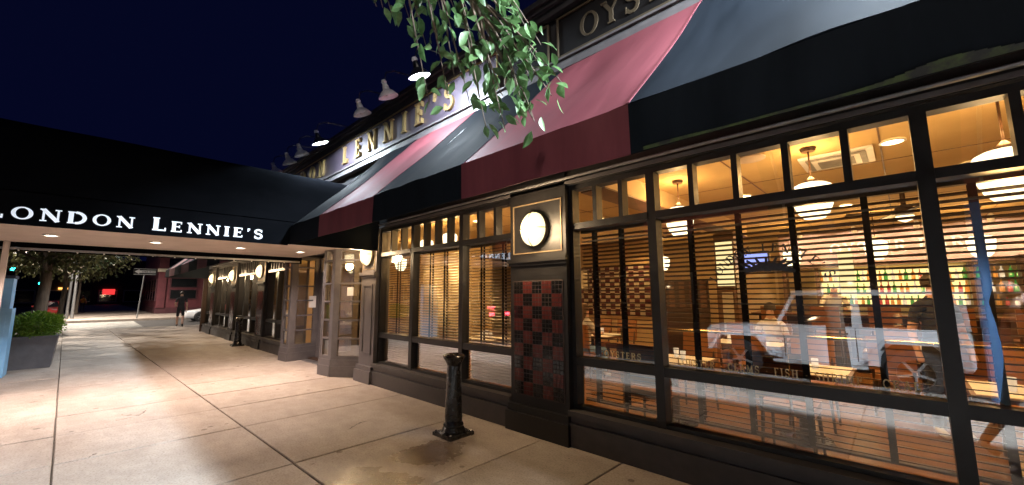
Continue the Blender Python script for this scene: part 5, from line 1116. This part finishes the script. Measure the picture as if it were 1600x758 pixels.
# ================================================================ VEHICLES
def wheel(root, x, y, r, w_=0.22, flip=1):
    Ry = Matrix.Translation((x, y, r)) @ Matrix.Rotation(R(90*flip), 4, 'X')
    t = MB().lathe([(r*0.62, -w_/2), (r*0.94, -w_/2), (r, -w_*0.36), (r, w_*0.36), (r*0.94, w_/2), (r*0.62, w_/2)], 28, Ry, cap=False).build('wheel', 'rubber', root, True)
    rm = MB().lathe([(r*0.63, -w_*0.45), (r*0.60, w_*0.40), (r*0.64, w_*0.5)], 24, Ry, cap=False).lathe([(r*0.14, w_*0.30), (r*0.14, w_*0.42), (0.001, w_*0.43)], 12, Ry)
    for k_ in range(5):
        rm.box((-r*0.05, r*0.1, w_*0.26), (r*0.05, r*0.62, w_*0.38), Ry @ Matrix.Rotation(R(72*k_), 4, 'Z'))
    rm.build('rim', 'alloy', t, True)
def loft(stations, wd):
    """stations: list of (x, [(y,z)...half section from bottom centre to top centre])"""
    mb = MB(); rings = []
    for x, sec in stations:
        rings.append([(x, y, z) for y, z in sec] + [(x, -y, z) for y, z in sec[::-1]])
    n = len(rings[0]); vs = [v for r_ in rings for v in r_]
    fs = [(i*n+k_, i*n+(k_+1) % n, (i+1)*n+(k_+1) % n, (i+1)*n+k_) for i in range(len(rings)-1) for k_ in range(n)] + [tuple(range(n)), tuple(range((len(rings)-1)*n, len(rings)*n))[::-1]]
    return mb.add(vs, fs)
def sedan(name, label, loc, rz, paint, lights=(False, False)):
    c_ = tag(empty(name, loc, rz), label, 'car'); hw = 0.86
    def sec(zb, zt, w_, tuck=0.04): return [(0, zb), (w_*0.86, zb), (w_-0.01, zb+0.10), (w_, (zb+zt)/2), (w_-tuck, zt-0.05), (w_*0.86, zt), (0, zt+0.015)]
    st_ = [(-2.20, sec(0.38, 0.62, 0.62)), (-2.12, sec(0.24, 0.70, 0.74)), (-1.8, sec(0.20, 0.78, 0.83)), (-1.0, sec(0.19, 0.90, hw)), (0, sec(0.19, 0.93, hw)), (1.2, sec(0.19, 0.95, hw)), (1.9, sec(0.22, 0.94, 0.83)), (2.15, sec(0.28, 0.88, 0.76)), (2.2, sec(0.42, 0.76, 0.66))]
    body = loft(st_, hw).build('body', paint, c_, True)
    def cs(w0_, w1_, zt): return [(0, 0.88), (w0_, 0.88), (w0_-0.02, 0.95), (w1_, zt-0.05), (w1_-0.10, zt), (0, zt+0.02)]
    gl = loft([(-1.05, cs(0.76, 0.72, 0.97)), (-0.35, cs(0.78, 0.62, 1.38)), (0.2, cs(0.78, 0.60, 1.43)), (0.9, cs(0.78, 0.60, 1.40)), (1.65, cs(0.74, 0.68, 0.99))], 0).build('glasshouse', 'car_glass', c_, True)
    loft([(-0.38, [(0, 1.375), (0.55, 1.37), (0.585, 1.34), (0.56, 1.36), (0, 1.42)]), (0.2, [(0, 1.43), (0.54, 1.425), (0.60, 1.36), (0.56, 1.44), (0, 1.465)]), (0.93, [(0, 1.39), (0.54, 1.385), (0.60, 1.33), (0.56, 1.405), (0, 1.43)])], 0).build('roof', paint, gl, True)
    for sy in (-1, 1):
        for pl_ in ([(-1.0, 0.765, 0.93), (-0.36, 0.615, 1.37)], [(0.3, 0.79, 0.90), (0.33, 0.605, 1.42)], [(1.55, 0.74, 0.94), (0.92, 0.60, 1.39)]): MB().tube([(x, sy*y, z) for x, y, z in pl_], 0.032, 6).build('roof_pillar', paint, gl)
        MB().box((-2.165, sy*0.50-0.15, 0.58), (-2.10, sy*0.50+0.15, 0.72)).build('headlight', 'headlight_lit' if lights[0] else 'chrome', body)
        MB().box((2.12, sy*0.55-0.16, 0.68), (2.20, sy*0.55+0.16, 0.84)).build('tail_light', 'tail_red' if lights[1] else 'car_red', body)
        MB().box((0.0, sy*0.865-0.01, 0.78), (0.18, sy*0.865+0.012, 0.81)).build('door_handle', 'chrome', body); MB().box((-0.72, sy*0.9-0.08, 0.92), (-0.60, sy*0.9+0.08, 1.04)).build('mirror', paint, body)
    if lights[1]: MB().box((1.50, -0.25, 1.08), (1.56, 0.25, 1.13)).build('brake_light', 'tail_red', body)
    for x in (-1.35, 1.32):
        for sy in (-1, 1):
            MB().lathe([(0.375, -0.02), (0.375, 0.015)], 22, Matrix.Translation((x, sy*0.852, 0.33)) @ Matrix.Rotation(R(-90*sy), 4, 'X')).build('wheel_arch', 'sign_blk', body); wheel(c_, x, sy*0.80, 0.325, 0.2, -sy)
    return c_
RZ_ = -0.155
sedan('parked_car', 'white car with its front poking out past the restaurant corner', (-37.3, 6.9, RZ_), R(90), 'car_white', (False, False))
sedan('parked_car', 'red car with glowing tail lights on the street', (-58.0, -2.75, RZ_), R(180), 'car_red', (False, True))
sedan('parked_car', 'dark car parked in front of the far trees', (-74.0, -2.9, RZ_), R(0), 'car_black', (False, False))
# white off-road vehicle parked at the kerb behind the camera, mirrored in the window glass
jp = tag(empty('off_road_car', (-1.35, KERB_Y-1.15, RZ_)), 'white boxy off-road car at the kerb mirrored in the widest window', 'car')
def cs2(w_, zb, zt): return [(0, zb), (w_, zb), (w_, (zb+zt)/2), (w_, zt-0.04), (w_-0.05, zt), (0, zt+0.01)]
jb = loft([(-2.05, cs2(0.55, 0.55, 0.98)), (-1.95, cs2(0.60, 0.52, 1.04)), (-0.55, cs2(0.74, 0.46, 1.12)), (-0.54, cs2(0.78, 0.44, 1.14)), (2.0, cs2(0.78, 0.46, 1.12)), (2.06, cs2(0.74, 0.55, 1.08))], 0).build('body', 'car_white', jp, True)
jg = loft([(-0.62, [(0, 1.1), (0.70, 1.1), (0.69, 1.13), (0.66, 1.16), (0, 1.17)]), (-0.28, [(0, 1.1), (0.74, 1.1), (0.70, 1.5), (0.66, 1.70), (0, 1.71)]), (2.0, [(0, 1.1), (0.74, 1.1), (0.70, 1.5), (0.66, 1.70), (0, 1.71)])], 0).build('glasshouse', 'car_glass', jp, True)
MB().box((-0.33, -0.70, 1.70), (2.04, 0.70, 1.80)).build('roof', 'car_white', jg)
for sy in (-1, 1):
    for x0, x1 in ((0.60, 0.70), (1.90, 2.03)): MB().prism([(x0-0.02, 1.12), (x1+0.03, 1.12), (x1, 1.70), (x0, 1.70)], sy*0.705, sy*0.76, 'y').build('roof_pillar', 'car_white', jg)
    MB().tube([(-0.60, sy*0.73, 1.13), (-0.30, sy*0.70, 1.70)], 0.04, 6).build('roof_pillar', 'car_white', jg)
    for wx in (-1.30, 1.35):
        MB().prism([(wx-0.62, 0.55), (wx-0.58, 0.62), (wx-0.36, 0.93), (wx+0.36, 0.93), (wx+0.60, 0.62), (wx+0.66, 0.52), (wx+0.58, 0.52), (wx+0.33, 0.87), (wx-0.33, 0.87), (wx-0.54, 0.55)], sy*0.66, sy*0.96, 'y').build('fender_flare', 'car_white', jb)
        MB().lathe([(0.43, -0.02), (0.43, 0.02)], 20, Matrix.Translation((wx, sy*0.781, 0.50)) @ Matrix.Rotation(R(-90*sy), 4, 'X')).build('wheel_arch', 'sign_blk', jb); wheel(jp, wx, sy*0.80, 0.39, 0.26, -sy)
    MB().box((0.35, sy*0.79-0.012, 0.98), (0.52, sy*0.79+0.012, 1.01)).build('door_handle', 'sign_blk', jb); MB().box((-0.5, sy*0.785-0.004, 0.5), (-0.49, sy*0.785+0.004, 1.1)).build('door_seam', 'sign_blk', jb); MB().box((0.62, sy*0.785-0.004, 0.5), (0.63, sy*0.785+0.004, 1.1)).build('door_seam', 'sign_blk', jb)
    MB().box((-0.7, sy*0.80-0.05, 0.38), (0.75, sy*0.80+0.05, 0.44)).build('side_step', 'car_white', jb)
    MB().lathe([(0.10, 0), (0.001, 0.03)], 16, Matrix.Translation((-2.05, sy*0.40, 0.82)) @ Matrix.Rotation(R(-90), 4, 'Y')).build('headlight', 'chrome', jb)
# street lamps (heads above the frame or behind the camera)
def street_lamp(x, y, rz, label, pw):
    sp_ = tag(empty('street_lamp', (x, y, 0), R(rz)), label, 'street lamp')
    MB().tube([(0, 0, 0), (0, 0, 7.2), (0, -0.3, 7.9), (0, -1.7, 8.1)], [0.10, 0.06, 0.05, 0.04], 10).build('pole', 'blue_dark' if x > 0 else 'galv', sp_, True)
    hd = MB().box((-0.15, -2.1, 8.04), (0.15, -1.5, 8.16)).build('lamp_head', 'galv', sp_); MB().box((-0.12, -2.05, 8.02), (0.12, -1.6, 8.039)).build('lens', 'bulb_cool', hd)
    light('street_light', 'SPOT', (0, -1.85, 8.0), pw, (1.0, 0.86, 0.72), (0, -1.85, 0), 0.15, 150, 0.5, sp_)
street_lamp(0.86, -1.6, 180, 'added street lamp on a blue post at the kerb behind the camera', 520)  # added for its light on the off-road car and the hanging leaves
street_lamp(-28.6, -1.45, -90, 'street lamp at the near corner by the crosswalk', 6500)
street_lamp(-46.0, -0.9, 60, 'street lamp on the far corner before the maroon building', 8000)
sedan('parked_car', 'dark car with lit tail lights stopped in the far lane', (-17.5, -7.2, RZ_), R(0), 'car_black', (False, True))
